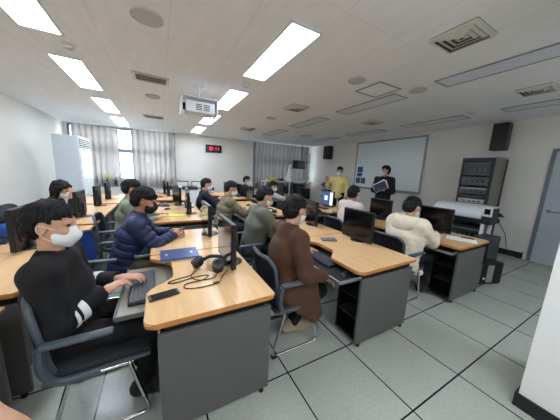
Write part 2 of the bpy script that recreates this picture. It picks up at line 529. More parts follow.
# projector
r = empty('projector', (0.58, 3.86, ZC - 0.0)); tag(r, 'white ceiling projector in a bracket frame', 'projector')
b = B(); cyl(b, (0, 0, 0), (0, 0, -0.02), 0.08, n=24); cyl(b, (0, 0, -0.02), (0, 0, -0.2), 0.022)
bx(b, (-0.26, -0.17, -0.215), (0.26, 0.17, -0.2), 0.003)
bx(b, (-0.26, -0.17, -0.44), (-0.245, 0.17, -0.2), 0.003); bx(b, (0.245, -0.17, -0.44), (0.26, 0.17, -0.2), 0.003)
ob('mounting_bracket', b, M['white'], r)
b = B(); bx(b, (-0.2, -0.15, -0.42), (0.225, 0.17, -0.255), 0.018, seg=3); ob('body', b, M['white'], r, True)
b = B()
for j in range(4):
    for q in range(2):
        bx(b, (-0.06 + q * 0.11, -0.153, -0.385 + j * 0.024), (0.03 + q * 0.11, -0.149, -0.372 + j * 0.024))
ob('vent_slots', b, M['ventdark'], r)
b = B(); lathe(b, [(0.05, 0.0), (0.05, 0.05), (0.042, 0.055), (0.038, 0.03), (0.001, 0.03)], (-0.20, -0.04, -0.335), 24, (-1, 0, 0)); ob('lens', b, M['dark'], r, True)

# ================================================================== WALL THINGS
# digital clock
cx = 1.94
r = empty('digital_clock', (cx, yb(cx), 2.29), -0.078); tag(r, 'dark digital wall clock with glowing red digits', 'clock')
b = B(); bx(b, (-0.31, -0.05, -0.145), (0.31, 0, 0.145), 0.008); ob('housing', b, M['dark'], r)
b = B(); bx(b, (-0.285, -0.054, -0.12), (0.285, -0.05, 0.12)); ob('face', b, M['clockface'], r)
SEG = {'1': 'bc', '0': 'abcdef', '7': 'abc', '3': 'abcdg', ':': ''}
def digit(bm, ch, x, z, h):
    w = h * 0.5; t = h * 0.12
    P = {'a': (0, h / 2, w, t), 'g': (0, 0, w, t), 'd': (0, -h / 2, w, t), 'f': (-w / 2, h / 4, t, h / 2), 'b': (w / 2, h / 4, t, h / 2), 'e': (-w / 2, -h / 4, t, h / 2), 'c': (w / 2, -h / 4, t, h / 2)}
    for s in SEG[ch]:
        a, c_, ww, hh = P[s]
        bx(bm, (x + a - ww / 2, -0.058, z + c_ - hh / 2), (x + a + ww / 2, -0.054, z + c_ + hh / 2))
b = B()
for ch, x in (('1', -0.19), ('0', -0.09), ('1', 0.06), ('1', 0.15)):
    digit(b, ch, x, 0, 0.12)
for z in (-0.03, 0.03): bx(b, (-0.018, -0.058, z - 0.01), (0.002, -0.054, z + 0.01))
ob('digits', b, M['red'], r)

# whiteboard
WB0, WB1, WZ0, WZ1 = 3.57, 5.97, 1.10, 2.66
r = empty('whiteboard', (XR, (WB0 + WB1) / 2, WZ0)); tag(r, 'large pale whiteboard in a grey aluminium frame on the right wall', 'whiteboard')
hw = (WB1 - WB0) / 2; hh = WZ1 - WZ0
b = B(); bx(b, (-0.02, -hw, 0), (0, hw, hh)); ob('writing_surface', b, M['board'], r)
b = B()
for lo, hi in (((-hw - 0.02, -0.02), (hw + 0.02, 0.03)), ((-hw - 0.02, hh - 0.03), (hw + 0.02, hh + 0.02)), ((-hw - 0.02, 0), (-hw + 0.025, hh)), ((hw - 0.025, 0), (hw + 0.02, hh))):
    bx(b, (-0.032, lo[0], lo[1]), (0, hi[0], hi[1]), 0.004)
ob('frame', b, mat('dark_aluminium_frame', (150, 156, 160), 0.35, 0.5, var=0.03), r)
b = B(); bx(b, (-0.09, -hw, -0.035), (-0.02, hw, -0.02), 0.003); ob('pen_tray', b, M['alu'], r)
# small posters on the whiteboard
pos = [(5.74, 1.73, 0.24, 0.20), (5.75, 1.545, 0.22, 0.13), (5.80, 1.34, 0.20, 0.20), (5.57, 1.34, 0.20, 0.20)]
pl = ['small dark blue poster on the whiteboard, top of the column of three', 'small dark blue poster on the whiteboard, middle of the column of three',
      'small dark blue poster on the whiteboard, bottom of the column of three', 'small dark blue poster on the whiteboard, alone to the right of the column']
for (y, z, w, h), lb in zip(pos, pl):
    b = B(); bx(b, (XR - 0.024, y - w / 2, z - h / 2), (XR - 0.0205, y + w / 2, z + h / 2))
    tag(ob('poster', b, M['poster']), lb, 'poster', 'posters on the whiteboard')
b = B(); bx(b, (XR - 0.024, 3.70, 2.0), (XR - 0.0205, 3.76, 2.13)); tag(ob('paper_note', b, M['paper']), 'small white note near the right edge of the whiteboard', 'note')

def wall_speaker(y0, y1, z0, z1, label):
    r = empty('wall_speaker', (XR, (y0 + y1) / 2, z0)); tag(r, label, 'speaker', 'black wall speakers')
    w = (y1 - y0) / 2; h = z1 - z0
    b = B(); bx(b, (-0.26, -w, 0), (-0.06, w, h), 0.01); ob('cabinet', b, M['dark2'], r)
    b = B(); bx(b, (-0.275, -w + 0.012, 0.012), (-0.26, w - 0.012, h - 0.012), 0.005); ob('grille', b, M['dark'], r)
    b = B(); bx(b, (-0.06, -0.05, h * 0.4), (0, 0.05, h * 0.7)); ob('wall_bracket', b, M['dark'], r)
wall_speaker(1.90, 2.15, 2.16, 2.70, 'black wall speaker above the equipment rack')
wall_speaker(7.25, 7.60, 2.13, 2.66, 'black wall speaker between whiteboard and back corner')

# curtains
def curtain(x0, x1, z0, z1, m, label, amp=0.05, wl=0.17, off=0.12):
    b = B(); n = int((x1 - x0) / wl * 14); rows = 8
    V = []
    for j in range(rows + 1):
        z = z1 + (z0 - z1) * j / rows
        row = []
        for k in range(n + 1):
            u = k / n; x = x0 + (x1 - x0) * u
            ph = 2 * PI * (x - x0) / wl + 0.9 * math.sin(x * 3.1) + 0.12 * j * math.sin(x * 7)
            a = amp * (0.75 + 0.25 * math.sin(x * 5.3))
            row.append((x + 0.02 * math.cos(ph), yb(x) - off + a * math.sin(ph), z))
        V.append([b.verts.new(p) for p in row])
    for j in range(rows):
        for k in range(n):
            b.faces.new((V[j][k], V[j + 1][k], V[j + 1][k + 1], V[j][k + 1]))
    bmesh.ops.solidify(b, geom=b.faces[:], thickness=0.006)
    r = ob('curtain', b, m, None, True); tag(r, label, 'curtain', 'window curtains')
    b = B(); vs = []
    tube(b, [(x0, yb(x0) - off, z1 + 0.012), (x1, yb(x1) - off, z1 + 0.012)], 0.012); ob('curtain_rail', b, M['alu'], r)
curtain(-2.40, -1.17, 0.74, 2.70, M['curtain'], 'pale grey pleated curtain left of the bright window gap')
curtain(-0.83, 0.56, 0.74, 2.70, M['curtain'], 'pale grey pleated curtain right of the bright window gap')
curtain(3.55, 6.22, 0.74, 2.70, M['curtain_shaded'], 'grey pleated curtain in the back right corner, coloured darker for its shade')

# ================================================================== AIR CONDITIONER
r = empty('air_conditioner', (-1.86, 7.38, 0), -0.06); tag(r, 'tall white floor standing air conditioner with slatted front', 'air conditioner')
b = B(); bx(b, (-0.24, -0.38, 0), (0.24, 0.38, 2.12), 0.015); ob('cabinet', b, mat('pale_blue_white_enamel', (206, 214, 222), 0.4, var=0.02), r)
b = B(); bx(b, (0.24, -0.34, 1.86), (0.246, 0.34, 2.08)); ob('outlet_opening', b, M['ventdark'], r)
for j in range(5):
    b = B(); bx(b, (0.244, -0.34, 1.875 + j * 0.045), (0.262, 0.34, 1.887 + j * 0.045), rot=rotY(0.5)); ob('louver', b, M['white'], r)
b = B()
for j in range(22):
    bx(b, (0.238, -0.35, 0.2 + j * 0.073), (0.258, 0.35, 0.252 + j * 0.073), 0.006)
ob('slatted_front', b, M['white'], r)
b = B(); bx(b, (0.24, -0.12, 1.79), (0.248, 0.12, 1.84)); ob('control_strip', b, M['alu'], r)

# ================================================================== DESKS
def desk(x0, x1, y0, y1, seat, near_end, label, tray=None, far_end=False, tower_side=True):
    r = empty('computer_desk', (x0, y0, 0)); tag(r, label, 'desk', 'computer desks')
    w, l, s = x1 - x0, y1 - y0, seat - y0
    n0, n1, dp = s - 0.10, s + 0.54, 0.16
    n1 = min(n1, l - 0.06)
    c = 0.05 if y0 in (1.13, 3.42, 5.80) else 0.006
    def arc(cx, cy, r_, a0, a1, n=5): return [(cx + r_ * math.cos(a0 + (a1 - a0) * k / n), cy + r_ * math.sin(a0 + (a1 - a0) * k / n)) for k in range(n + 1)]
    poly = arc(c, c, c, PI * 1.5, PI, 5)[::-1]
    poly = [(x, y) for x, y in arc(c, c, c, PI, PI * 1.5, 5)]
    poly += [(w - 0.03, 0), (w, 0.03), (w, l - 0.002), (0.0, l - 0.002)]
    ns = 18
    for k in range(ns + 1):
        t = k / ns
        y = n1 + (n0 - n1) * t
        q = min(1.0, min(t, 1 - t) / 0.28); q = q * q * (3 - 2 * q)
        poly.append((dp * q, y))
    b = B(); prism(b, poly, 0.70, 0.73, 0, 1)
    es = [e for e in b.edges if abs(e.verts[0].co.z - e.verts[1].co.z) < 1e-5]
    bmesh.ops.bevel(b, geom=es, offset=0.006, segments=2, affect='EDGES')
    for f in b.faces:
        f.material_index = 0 if f.normal.z > 0.9 or f.calc_center_median().z > 0.7299 else 1
    b.normal_update()
    for f in b.faces:
        f.material_index = 0 if f.normal.z > 0.95 else 1
    ob('tabletop', b, [M['wood'], M['edge']], r)
    px0 = 0.06
    b = B(); bx(b, (px0, 0.025, 0.03), (w - 0.025, 0.05, 0.645), 0.004); ob('side_panel', b, M['panel'], r)
    if far_end:
        b = B(); bx(b, (px0, l - 0.05, 0.03), (w - 0.025, l - 0.025, 0.645), 0.004); ob('side_panel', b, M['panel'], r)
    for fx in (px0 + 0.05, w - 0.07):
        b = B(); cyl(b, (fx, 0.04, 0), (fx, 0.04, 0.03), 0.018, n=12); ob('foot', b, M['dark'], r)
    b = B(); bx(b, (px0 + 0.03, 0.05, 0.63), (w - 0.06, 0.11, 0.70)); bx(b, (w - 0.07, 0.06, 0.64), (w - 0.03, l - 0.03, 0.70)); ob('underframe', b, M['dark'], r)
    b = B(); bx(b, (w - 0.12, 0.05, 0.08), (w - 0.10, l - 0.03, 0.62), 0.003); ob('modesty_panel', b, M['panel'], r)
    # open computer bay behind the near end panel
    b = B()
    bx(b, (px0 + 0.02, 0.05, 0.04), (w - 0.12, 0.30, 0.06)); bx(b, (px0 + 0.02, 0.285, 0.06), (w - 0.12, 0.30, 0.60)); bx(b, (px0 + 0.25, 0.05, 0.06), (px0 + 0.27, 0.285, 0.60))
    pd = ob('computer_bay', b, M['dark'], r)
    for z in (0.24, 0.43):
        b = B(); bx(b, (px0 + 0.025, 0.05, z), (px0 + 0.25, 0.285, z + 0.012), 0.002); ob('bay_shelf', b, M['dark2'], pd)
    # keyboard tray
    t0, t1, tx = tray if tray else (s - 0.2, s + 0.45, -0.13)
    b = B(); bx(b, (tx, t0, 0.635), (w * 0.45, t1, 0.65), 0.003)
    tr = ob('keyboard_tray', b, mat('grey_beige_tray', (134, 130, 116), 0.4, var=0.03) if near_end == 'beige' else M['dark2'], r)
    b = B(); bx(b, (tx - 0.012, t0 - 0.005, 0.628), (tx + 0.002, t1 + 0.005, 0.657), 0.004)
    bx(b, (tx, t0 - 0.012, 0.628), (w * 0.4, t0, 0.657), 0.004)
    ob('tray_edge', b, M['panel'] if near_end == 'beige' else M['silver'], tr)
    if near_end == 'beige':
        b = B(); tube(b, [(0.07, 0.10, 0.0), (0.07, 0.10, 0.70)], 0.018); ob('leg_post', b, M['chrome'], r, True)
    return r

ROW = {0: (-1.53, -0.75), 1: (-0.10, 0.63), 2: (1.39, 2.18), 3: (3.03, 3.84)}
seg = [(1.13, 2.125, 1.57), (2.13, 2.92, 2.58), (3.42, 4.36, 3.75), (4.365, 5.30, 4.85), (5.80, 6.74, 6.25), (6.745, 7.65, 7.2)]
rown = {1: 'in the row with the blue laptop', 2: 'in the row of the brown coat', 3: 'in the row nearest the whiteboard wall'}
segn = ['nearest', 'second', 'third', 'fourth', 'fifth', 'farthest']
for rw in (1, 2, 3):
    for k, (y0, y1, s) in enumerate(seg):
        tray = None
        if k == 0:
            tray = {1: (0.27, 0.93, -0.15), 2: (0.07, 0.75, -0.15), 3: (0.065, 0.72, -0.04)}[rw]
        desk(*ROW[rw], y0, y1, s, 'beige' if (rw == 1 and k == 0) else '', 'wood topped grey computer desk, %s %s' % (segn[k], rown[rw]), tray, far_end=(k % 2 == 1))
for k, (y0, y1, s) in enumerate([(-0.25, 0.68, 0.2), (0.685, 1.62, 1.1), (1.76, 2.6, 2.1), (2.605, 3.5, 3.0), (3.58, 4.43, 3.95), (4.435, 5.3, 4.85), (5.4, 6.2, 5.75), (6.205, 7.0, 6.6)]):
    desk(*ROW[0], y0, y1, s, '', 'wood topped grey computer desk, %s along the left wall' % ['first', 'second', 'third', 'fourth', 'fifth', 'sixth', 'seventh', 'last'][k], far_end=(k % 2 == 1))

# ================================================================== MONITORS
def monitor_proto(on=False):
    r = empty('monitor', (0, 0, 0))
    b = B(); bx(b, (-0.022, -0.222, 0.022), (0.016, 0.222, 0.375), 0.007); bx(b, (0.014, -0.15, 0.09), (0.028, 0.15, 0.30), 0.008); ob('housing', b, M['dark'], r)
    b = B()
    bx(b, (-0.0245, -0.205, 0.046), (-0.0215, 0.205, 0.360))
    s = ob('screen', b, M['scrblue'] if on else M['screen'], r)
    if on:
        b = B(); bx(b, (-0.0258, -0.20, 0.05), (-0.0245, -0.10, 0.355)); bx(b, (-0.0258, -0.02, 0.16), (-0.0245, 0.09, 0.27)); ob('open_window', b, M['scrwhite'], s)
    b = B(); bx(b, (0.02, -0.035, 0.012), (0.05, 0.035, 0.2), 0.006); ob('neck', b, M['dark2'], r)
    b = B(); lathe(b, [(0.095, 0), (0.095, 0.008), (0.08, 0.014), (0.03, 0.018)], (0.035, 0, 0), 28)
    ob('base', b, M['dark'], r, True)
    return r
mon_off = monitor_proto(); mon_on = monitor_proto(True)
DZ_ = 0.7302
mons = [
 (0.47, 1.745, 0, 0, 'black monitor seen edge-on beside the headphones'),
 (0.47, 2.64, 0, 0, 'black monitor seen edge-on across from the navy puffer jacket'),
 (0.41, 3.98, 0, -0.1, 'black monitor behind the yellow pad, nearest of its desk group'),
 (0.46, 4.62, 0, 0, 'black monitor behind the yellow pad, middle of its desk group'),
 (0.30, 4.98, 0, 0.25, 'black monitor behind the yellow pad, farthest of its desk group'),
 (0.18, 6.6, 0, 0, 'small far monitor below the curtain, right of the pair'),
 (0.10, 7.1, 0, 0, 'small far monitor below the curtain, left of the pair'),
 (2.06, 1.80, 0, 0, 'black monitor with dark reflecting screen on the desk before the brown coat'),
 (2.0, 2.66, 0, -0.2, 'black monitor just right of the brown coat wearer\'s head'),
 (2.07, 5.4, 0, 0, 'tall looking dark monitor just right of the far seated man'),
 (2.07, 6.4, 0, 0, 'dark monitor just left of the far seated man'),
 (1.85, 7.0, 0, 0, 'far small monitor above the olive jacket, right of the pair'),
 (2.05, 7.4, 0, 0, 'far small monitor above the olive jacket, left of the pair'),
 (3.55, 1.69, 0, 0, 'black monitor facing the white hooded jacket'),
 (3.55, 2.62, 0, 0, 'dark monitor in front of the man in the black suit'),
 (3.55, 4.09, 1, 0, 'lit monitor with blue desktop in front of the yellow jacket'),
 (3.55, 5.05, 0, 0, 'black monitor below the shelf, right of the white sleeved man'),
 (3.5, 6.4, 0, 0, 'dark far monitor under the white shelf, right one'),
 (3.5, 7.2, 0, 0, 'dark far monitor under the white shelf, left one'),
 (-1.06, 2.72, 0, 0, 'large black monitor behind the head of the man in the black sweater'),
 (-1.02, 4.12, 0, 0, 'black monitor beside the woman in the scarf'),
 (-1.02, 5.15, 0, 0, 'black monitor in front of the air conditioner slats'),
 (-1.02, 6.1, 0, 0, 'farthest black monitor of the left wall row below the curtain'),
]
firsts = {0: mon_off, 1: mon_on}; used = set()
for x, y, on, rz, lb in mons:
    p = firsts[on]
    o = p if on not in used else copy_tree(p)
    used.add(on)
    o.location = (x, y, DZ_); o.rotation_euler.z = rz
    tag(o, lb, 'monitor', 'computer monitors')

# ================================================================== CHAIRS
def chair_proto(backm):
    r = empty('visitor_chair', (0, 0, 0))
    b = B(); bx(b, (-0.22, -0.225, 0.415), (0.24, 0.225, 0.455), 0.02, seg=3); ob('seat', b, M['seatfab'], r, True)
    b = B(); bx(b, (-0.23, -0.235, 0.395), (0.235, 0.235, 0.418), 0.01); ob('seat_shell', b, M['armgrey'], r, True)
    # backrest: curved panel in a rounded frame
    def bp(u, z):
        return (-0.185 - 0.06 * (z - 0.45) / 0.42 - 0.045 * (1 - (u / 0.22) ** 2), u, z)
    outl = []
    W_, Z0, Z1, rr = 0.215, 0.50, 0.83, 0.09
    for cy, cz, a0 in ((W_ - rr, Z1 - rr, 0), (-W_ + rr, Z1 - rr, PI / 2), (-W_ + rr, Z0 + rr, PI), (W_ - rr, Z0 + rr, 1.5 * PI)):
        for k in range(6):
            a = a0 + PI / 2 * k / 5
            outl.append((cy + rr * math.cos(a), cz + rr * math.sin(a)))
    pts = []
    N_ = len(outl)
    for k in range(N_):
        (u0, z0), (u1, z1) = outl[k], outl[(k + 1) % N_]
        ln = math.hypot(u1 - u0, z1 - z0); m_ = max(1, int(ln / 0.05))
        for q in range(m_):
            t = q / m_
            pts.append(bp(u0 + (u1 - u0) * t, z0 + (z1 - z0) * t))
    b = B()
    pts2 = pts + [pts[0], pts[1]]
    tube(b, pts2, 0.016, 8); fr = ob('backrest_frame', b, M['armgrey'], r, True)
    b = B(); nu, nz = 12, 10; V = []
    for i in range(nu + 1):
        row = []
        for j in range(nz + 1):
            z = Z0 + 0.005 + (Z1 - Z0 - 0.01) * j / nz
            dz = min(z - Z0, Z1 - z); wmax = W_ - (rr - math.sqrt(max(0, rr * rr - max(0, rr - dz) ** 2)) if dz < rr else 0)
            row.append(b.verts.new(bp(-wmax + 2 * wmax * i / nu, z)))
        V.append(row)
    for i in range(nu):
        for j in range(nz):
            b.faces.new((V[i][j], V[i + 1][j], V[i + 1][j + 1], V[i][j + 1]))
    bmesh.ops.solidify(b, geom=b.faces[:], thickness=0.012)
    ob('backrest', b, backm, r, True)
    for s in (-1, 1):
        b = B()
        tube(b, fillet([(-0.18, s * 0.20, 0.42), (-0.20, s * 0.21, 0.50), (-0.21, s * 0.205, 0.60)], 0.05), 0.018, 8); ob('back_bracket', b, M['armgrey'], r, True)
        b = B()
        bx(b, (-0.20, s * 0.275 - 0.024, 0.635), (0.08, s * 0.275 + 0.024, 0.662), 0.012, seg=3)
        a = ob('armrest', b, M['armgrey'], r, True)
        b = B()
        tube(b, fillet([(-0.20, s * 0.275, 0.64), (-0.21, s * 0.27, 0.52), (-0.17, s * 0.24, 0.405), (0.0, s * 0.232, 0.402)], 0.06), 0.02, 8)
        ob('arm_support', b, M['armgrey'], a, True)
        b = B()
        y = s * 0.225
        tube(b, fillet([(-0.13, y * 0.8, 0.395), (-0.13, y, 0.385), (-0.24, y, 0.012), (0.22, y, 0.012), (0.13, y, 0.385), (0.13, y * 0.8, 0.395)], 0.05), 0.0115, 10)
        ob('leg', b, M['chrome'], r, True)
        b = B(); bx(b, (-0.24, y - 0.018, 0.0), (-0.19, y + 0.018, 0.022), 0.006); ob('foot_cap', b, M['dark'], r, True)
    b = B(); cyl(b, (-0.13, -0.18, 0.39), (-0.13, 0.18, 0.39), 0.01); cyl(b, (0.13, -0.18, 0.39), (0.13, 0.18, 0.39), 0.01); ob('crossbar', b, M['chrome'], r, True)
    return r
CHAIRP = {'grey': chair_proto(M['mesh']), 'blue': chair_proto(M['bluefab']), 'black': chair_proto(M['seatfab'])}
cused = set()
def chair(kind, x, y, rz, label):
    p = CHAIRP[kind]
    o = p if kind not in cused else copy_tree(p)
    cused.add(kind)
    o.location = (x, y, 0); o.rotation_euler.z = rz
    tag(o, label, 'chair', 'chrome legged visitor chairs')
    return o
chair('grey', -0.33, 1.57, 0.03, 'slate grey chair under the man in the black striped sweater')
chair('blue', -0.42, 2.62, -0.1, 'blue backed chair under the man in the navy puffer jacket')
chair('grey', -0.50, 3.68, 0, 'grey chair behind the navy puffer jacket, under a black haired person')
chair('grey', 0.98, 1.60, 0.0, 'slate grey chair under the man in the long brown coat')
chair('blue', 0.97, 2.56, 0.0, 'blue and grey chair under the man in the grey-green jacket')
chair('grey', 0.86, 3.72, 0.0, 'grey chair under the man in the olive padded jacket')
chair('blue', 0.70, 4.82, 0.0, 'blue and grey chair under the man in navy left of the olive jacket')
chair('black', 2.62, 1.62, 0.0, 'black chair under the white hooded jacket')
chair('black', 2.66, 2.62, 0.0, 'black chair under the man in the pale pink-white shirt')
chair('black', 2.25, 5.0, 0.0, 'black chair under the white sleeved man below the shelf')
chair('black', 2.24, 6.35, 0.0, 'black chair under the far man seen between two monitors')
chair('grey', -1.80, 4.50, 0.0, 'grey chair under the woman in the scarf')
chair('blue', -1.85, 3.3, 0.3, 'blue backed empty chair by the left wall')

# ================================================================== PEOPLE (implicit surfaces meshed with surface nets)
def V3(*a): return np.array(a, dtype=np.float64)
def unit(v):
    v = np.asarray(v, float); return v / max(1e-9, np.linalg.norm(v))

class Field:
    def __init__(s, lo, hi, h):
        s.lo = np.asarray(lo, float); s.h = h
        s.n = np.ceil((np.asarray(hi) - s.lo) / h).astype(int) + 1
        s.D = np.full(s.n, 0.25, dtype=np.float32)
    def box(s, lo, hi):
        a = np.maximum(0, np.floor((np.asarray(lo) - s.lo) / s.h).astype(int))
        b = np.minimum(s.n, np.ceil((np.asarray(hi) - s.lo) / s.h).astype(int) + 1)
        return a, b
    def pts(s, a, b):
        ax = [(s.lo[i] + s.h * np.arange(a[i], b[i])).astype(np.float32) for i in range(3)]
        return np.meshgrid(*ax, indexing='ij')
    def apply(s, fn, lo, hi, k, mode='u'):
        m = max(3 * s.h, 1.5 * k) + 0.01
        a, b = s.box(np.asarray(lo) - m, np.asarray(hi) + m)
        if np.any(b <= a): return
        X, Y, Z = s.pts(a, b)
        d = fn(X, Y, Z)
        sl = tuple(slice(a[i], b[i]) for i in range(3))
        D = s.D[sl]
        if mode == 'u':
            if k > 0:
                h_ = np.maximum(k - np.abs(D - d), 0) / k
                s.D[sl] = np.minimum(D, d) - h_ * h_ * k * 0.25
            else:
                s.D[sl] = np.minimum(D, d)
        elif mode == 's':
            d = -d
            if k > 0:
                h_ = np.maximum(k - np.abs(D - d), 0) / k
                s.D[sl] = np.maximum(D, d) + h_ * h_ * k * 0.25
            else:
                s.D[sl] = np.maximum(D, d)
    def cone(s, a, b, ra, rb, k=0.03, flat=None, quilt=None, mode='u'):
        a = np.asarray(a, float); b = np.asarray(b, float)
        ba = b - a; L2 = max(1e-9, float(ba @ ba)); L = math.sqrt(L2)
        r = max(ra, rb)
        e = r * (flat[1] if flat else 1.0)
        ax = unit(flat[0]) if flat else None
        q = None
        if flat:
            q = ax * (1 / flat[1] - 1)
        def fn(X, Y, Z):
            x, y, z = X - a[0], Y - a[1], Z - a[2]
            bb = ba
            if flat:
                t = x * ax[0] + y * ax[1] + z * ax[2]
                x = x + q[0] * t; y = y + q[1] * t; z = z + q[2] * t
                bb = ba + q * float(ba @ ax)
            l2 = float(bb @ bb) + 1e-9
            h = np.clip((x * bb[0] + y * bb[1] + z * bb[2]) / l2, 0, 1)
            dx, dy, dz = x - h * bb[0], y - h * bb[1], z - h * bb[2]
            d = np.sqrt(dx * dx + dy * dy + dz * dz) - (ra + (rb - ra) * h)
            if quilt:
                d = d + quilt[0] * (1 - np.abs(np.sin(PI * (h * L + (quilt[2] if len(quilt) > 2 else 0)) / quilt[1]))) ** 2
            return d
        s.apply(fn, np.minimum(a, b) - e, np.maximum(a, b) + e, k, mode)
    def ell(s, c, r, Rm=None, k=0.02, mode='u'):
        c = np.asarray(c, float); r = np.asarray(r, float); mn = float(r.min())
        def fn(X, Y, Z):
            x, y, z = X - c[0], Y - c[1], Z - c[2]
            if Rm is not None:
                x, y, z = (Rm[0][0] * x + Rm[1][0] * y + Rm[2][0] * z, Rm[0][1] * x + Rm[1][1] * y + Rm[2][1] * z, Rm[0][2] * x + Rm[1][2] * y + Rm[2][2] * z)
            k0 = np.sqrt((x / r[0]) ** 2 + (y / r[1]) ** 2 + (z / r[2]) ** 2)
            k1 = np.sqrt((x / r[0] ** 2) ** 2 + (y / r[1] ** 2) ** 2 + (z / r[2] ** 2) ** 2) + 1e-6
            return k0 * (k0 - 1.0) / k1
        e = float(r.max())
        s.apply(fn, c - e, c + e, k, mode)
    def noise(s, amp, freqs):
        X, Y, Z = s.pts(np.zeros(3, int), s.n)
        acc = np.zeros_like(s.D)
        for kx, ky, kz, ph, am in freqs:
            acc += am * np.sin(kx * X + ky * Y + kz * Z + ph)
        near = np.abs(s.D) < 0.06
        s.D = np.where(near, s.D + amp * acc, s.D).astype(np.float32)
    def mesh(s, name):
        D = s.D; h = s.h
        D[0], D[-1], D[:, 0], D[:, -1], D[:, :, 0], D[:, :, -1] = (0.1,) * 6
        I = D < 0
        c = np.zeros(tuple(n - 1 for n in D.shape), np.int8)
        for i in (0, 1):
            for j in (0, 1):
                for k in (0, 1):
                    c += I[i:D.shape[0] - 1 + i, j:D.shape[1] - 1 + j, k:D.shape[2] - 1 + k]
        act = np.argwhere((c > 0) & (c < 8))
        idx = np.full(c.shape, -1, np.int64)
        idx[act[:, 0], act[:, 1], act[:, 2]] = np.arange(len(act))
        P = np.zeros((len(act), 3)); cnt = np.zeros(len(act))
        cor = [(i, j, k) for i in (0, 1) for j in (0, 1) for k in (0, 1)]
        val = {q: D[act[:, 0] + q[0], act[:, 1] + q[1], act[:, 2] + q[2]].astype(np.float64) for q in cor}
        for q in cor:
            for ax in range(3):
                if q[ax] == 0:
                    q2 = list(q); q2[ax] = 1; q2 = tuple(q2)
                    a, b_ = val[q], val[q2]
                    cr = (a < 0) != (b_ < 0)
                    t = np.where(cr, a / np.where(cr, a - b_, 1), 0)
                    p = np.tile(np.array(q, float), (len(act), 1)); p[:, ax] += t
                    P += p * cr[:, None]; cnt += cr
        P = (P / cnt[:, None] + act) * h + s.lo
        quads = []
        for ax in range(3):
            sa = [slice(None)] * 3; sb = [slice(None)] * 3
            sa[ax] = slice(0, -1); sb[ax] = slice(1, None)
            A, Bq = I[tuple(sa)], I[tuple(sb)]
            e = np.argwhere(A != Bq)
            if len(e) == 0: continue
            u, v = [(1, 2), (2, 0), (0, 1)][ax]
            fl = A[e[:, 0], e[:, 1], e[:, 2]]
            def g(du, dv):
                q = e.copy(); q[:, u] -= du; q[:, v] -= dv
                return idx[q[:, 0], q[:, 1], q[:, 2]]
            Q = np.stack([g(1, 1), g(0, 1), g(0, 0), g(1, 0)], 1)
            Q[~fl] = Q[~fl][:, ::-1]
            quads.append(Q)
        Q = np.concatenate(quads); Q = Q[(Q >= 0).all(1)]
        me = bpy.data.meshes.new(name)
        me.vertices.add(len(P)); me.vertices.foreach_set('co', P.astype(np.float32).ravel())
        me.loops.add(len(Q) * 4); me.loops.foreach_set('vertex_index', Q.astype(np.int32).ravel())
        me.polygons.add(len(Q))
        me.polygons.foreach_set('loop_start', np.arange(0, len(Q) * 4, 4, dtype=np.int32))
        me.polygons.foreach_set('loop_total', np.full(len(Q), 4, dtype=np.int32))
        me.update(calc_edges=True); me.validate()
        return me

def rotm(yaw, pitch, roll=0.0):
    """head axes: +x forward, +y left, +z up; pitch > 0 looks down"""
    m = Matrix.Rotation(yaw, 3, 'Z') @ Matrix.Rotation(pitch, 3, 'Y') @ Matrix.Rotation(roll, 3, 'X')
    return np.array(m)

def head_prims(F, c, Rm):
    L = lambda x, y, z: c + Rm @ V3(x, y, z)
    F.ell(L(-0.012, 0, 0.035), (0.096, 0.076, 0.088), Rm, 0.02)
    F.ell(L(0.028, 0, -0.028), (0.064, 0.060, 0.084), Rm, 0.03)
    F.ell(L(0.042, 0, -0.082), (0.042, 0.042, 0.034), Rm, 0.03)
    for s in (-1, 1):
        F.ell(L(0.088, s * 0.032, 0.008), (0.018, 0.017, 0.011), Rm, 0.012, 's')
        F.cone(L(0.083, s * 0.018, 0.022), L(0.072, s * 0.048, 0.02), 0.008, 0.007, 0.012)
        F.ell(L(0.062, s * 0.04, -0.03), (0.022, 0.018, 0.018), Rm, 0.02)
        F.ell(L(-0.012, s * 0.077, -0.012), (0.020, 0.011, 0.032), Rm, 0.006)
        F.ell(L(-0.004, s * 0.086, -0.010), (0.010, 0.008, 0.018), Rm, 0.006, 's')
    F.cone(L(0.090, 0, 0.012), L(0.110, 0, -0.030), 0.009, 0.013, 0.012)
    F.cone(L(0.083, -0.017, -0.062), L(0.083, 0.017, -0.062), 0.008, 0.008, 0.01)
    F.cone(L(0.078, -0.014, -0.074), L(0.078, 0.014, -0.074), 0.008, 0.008, 0.01)

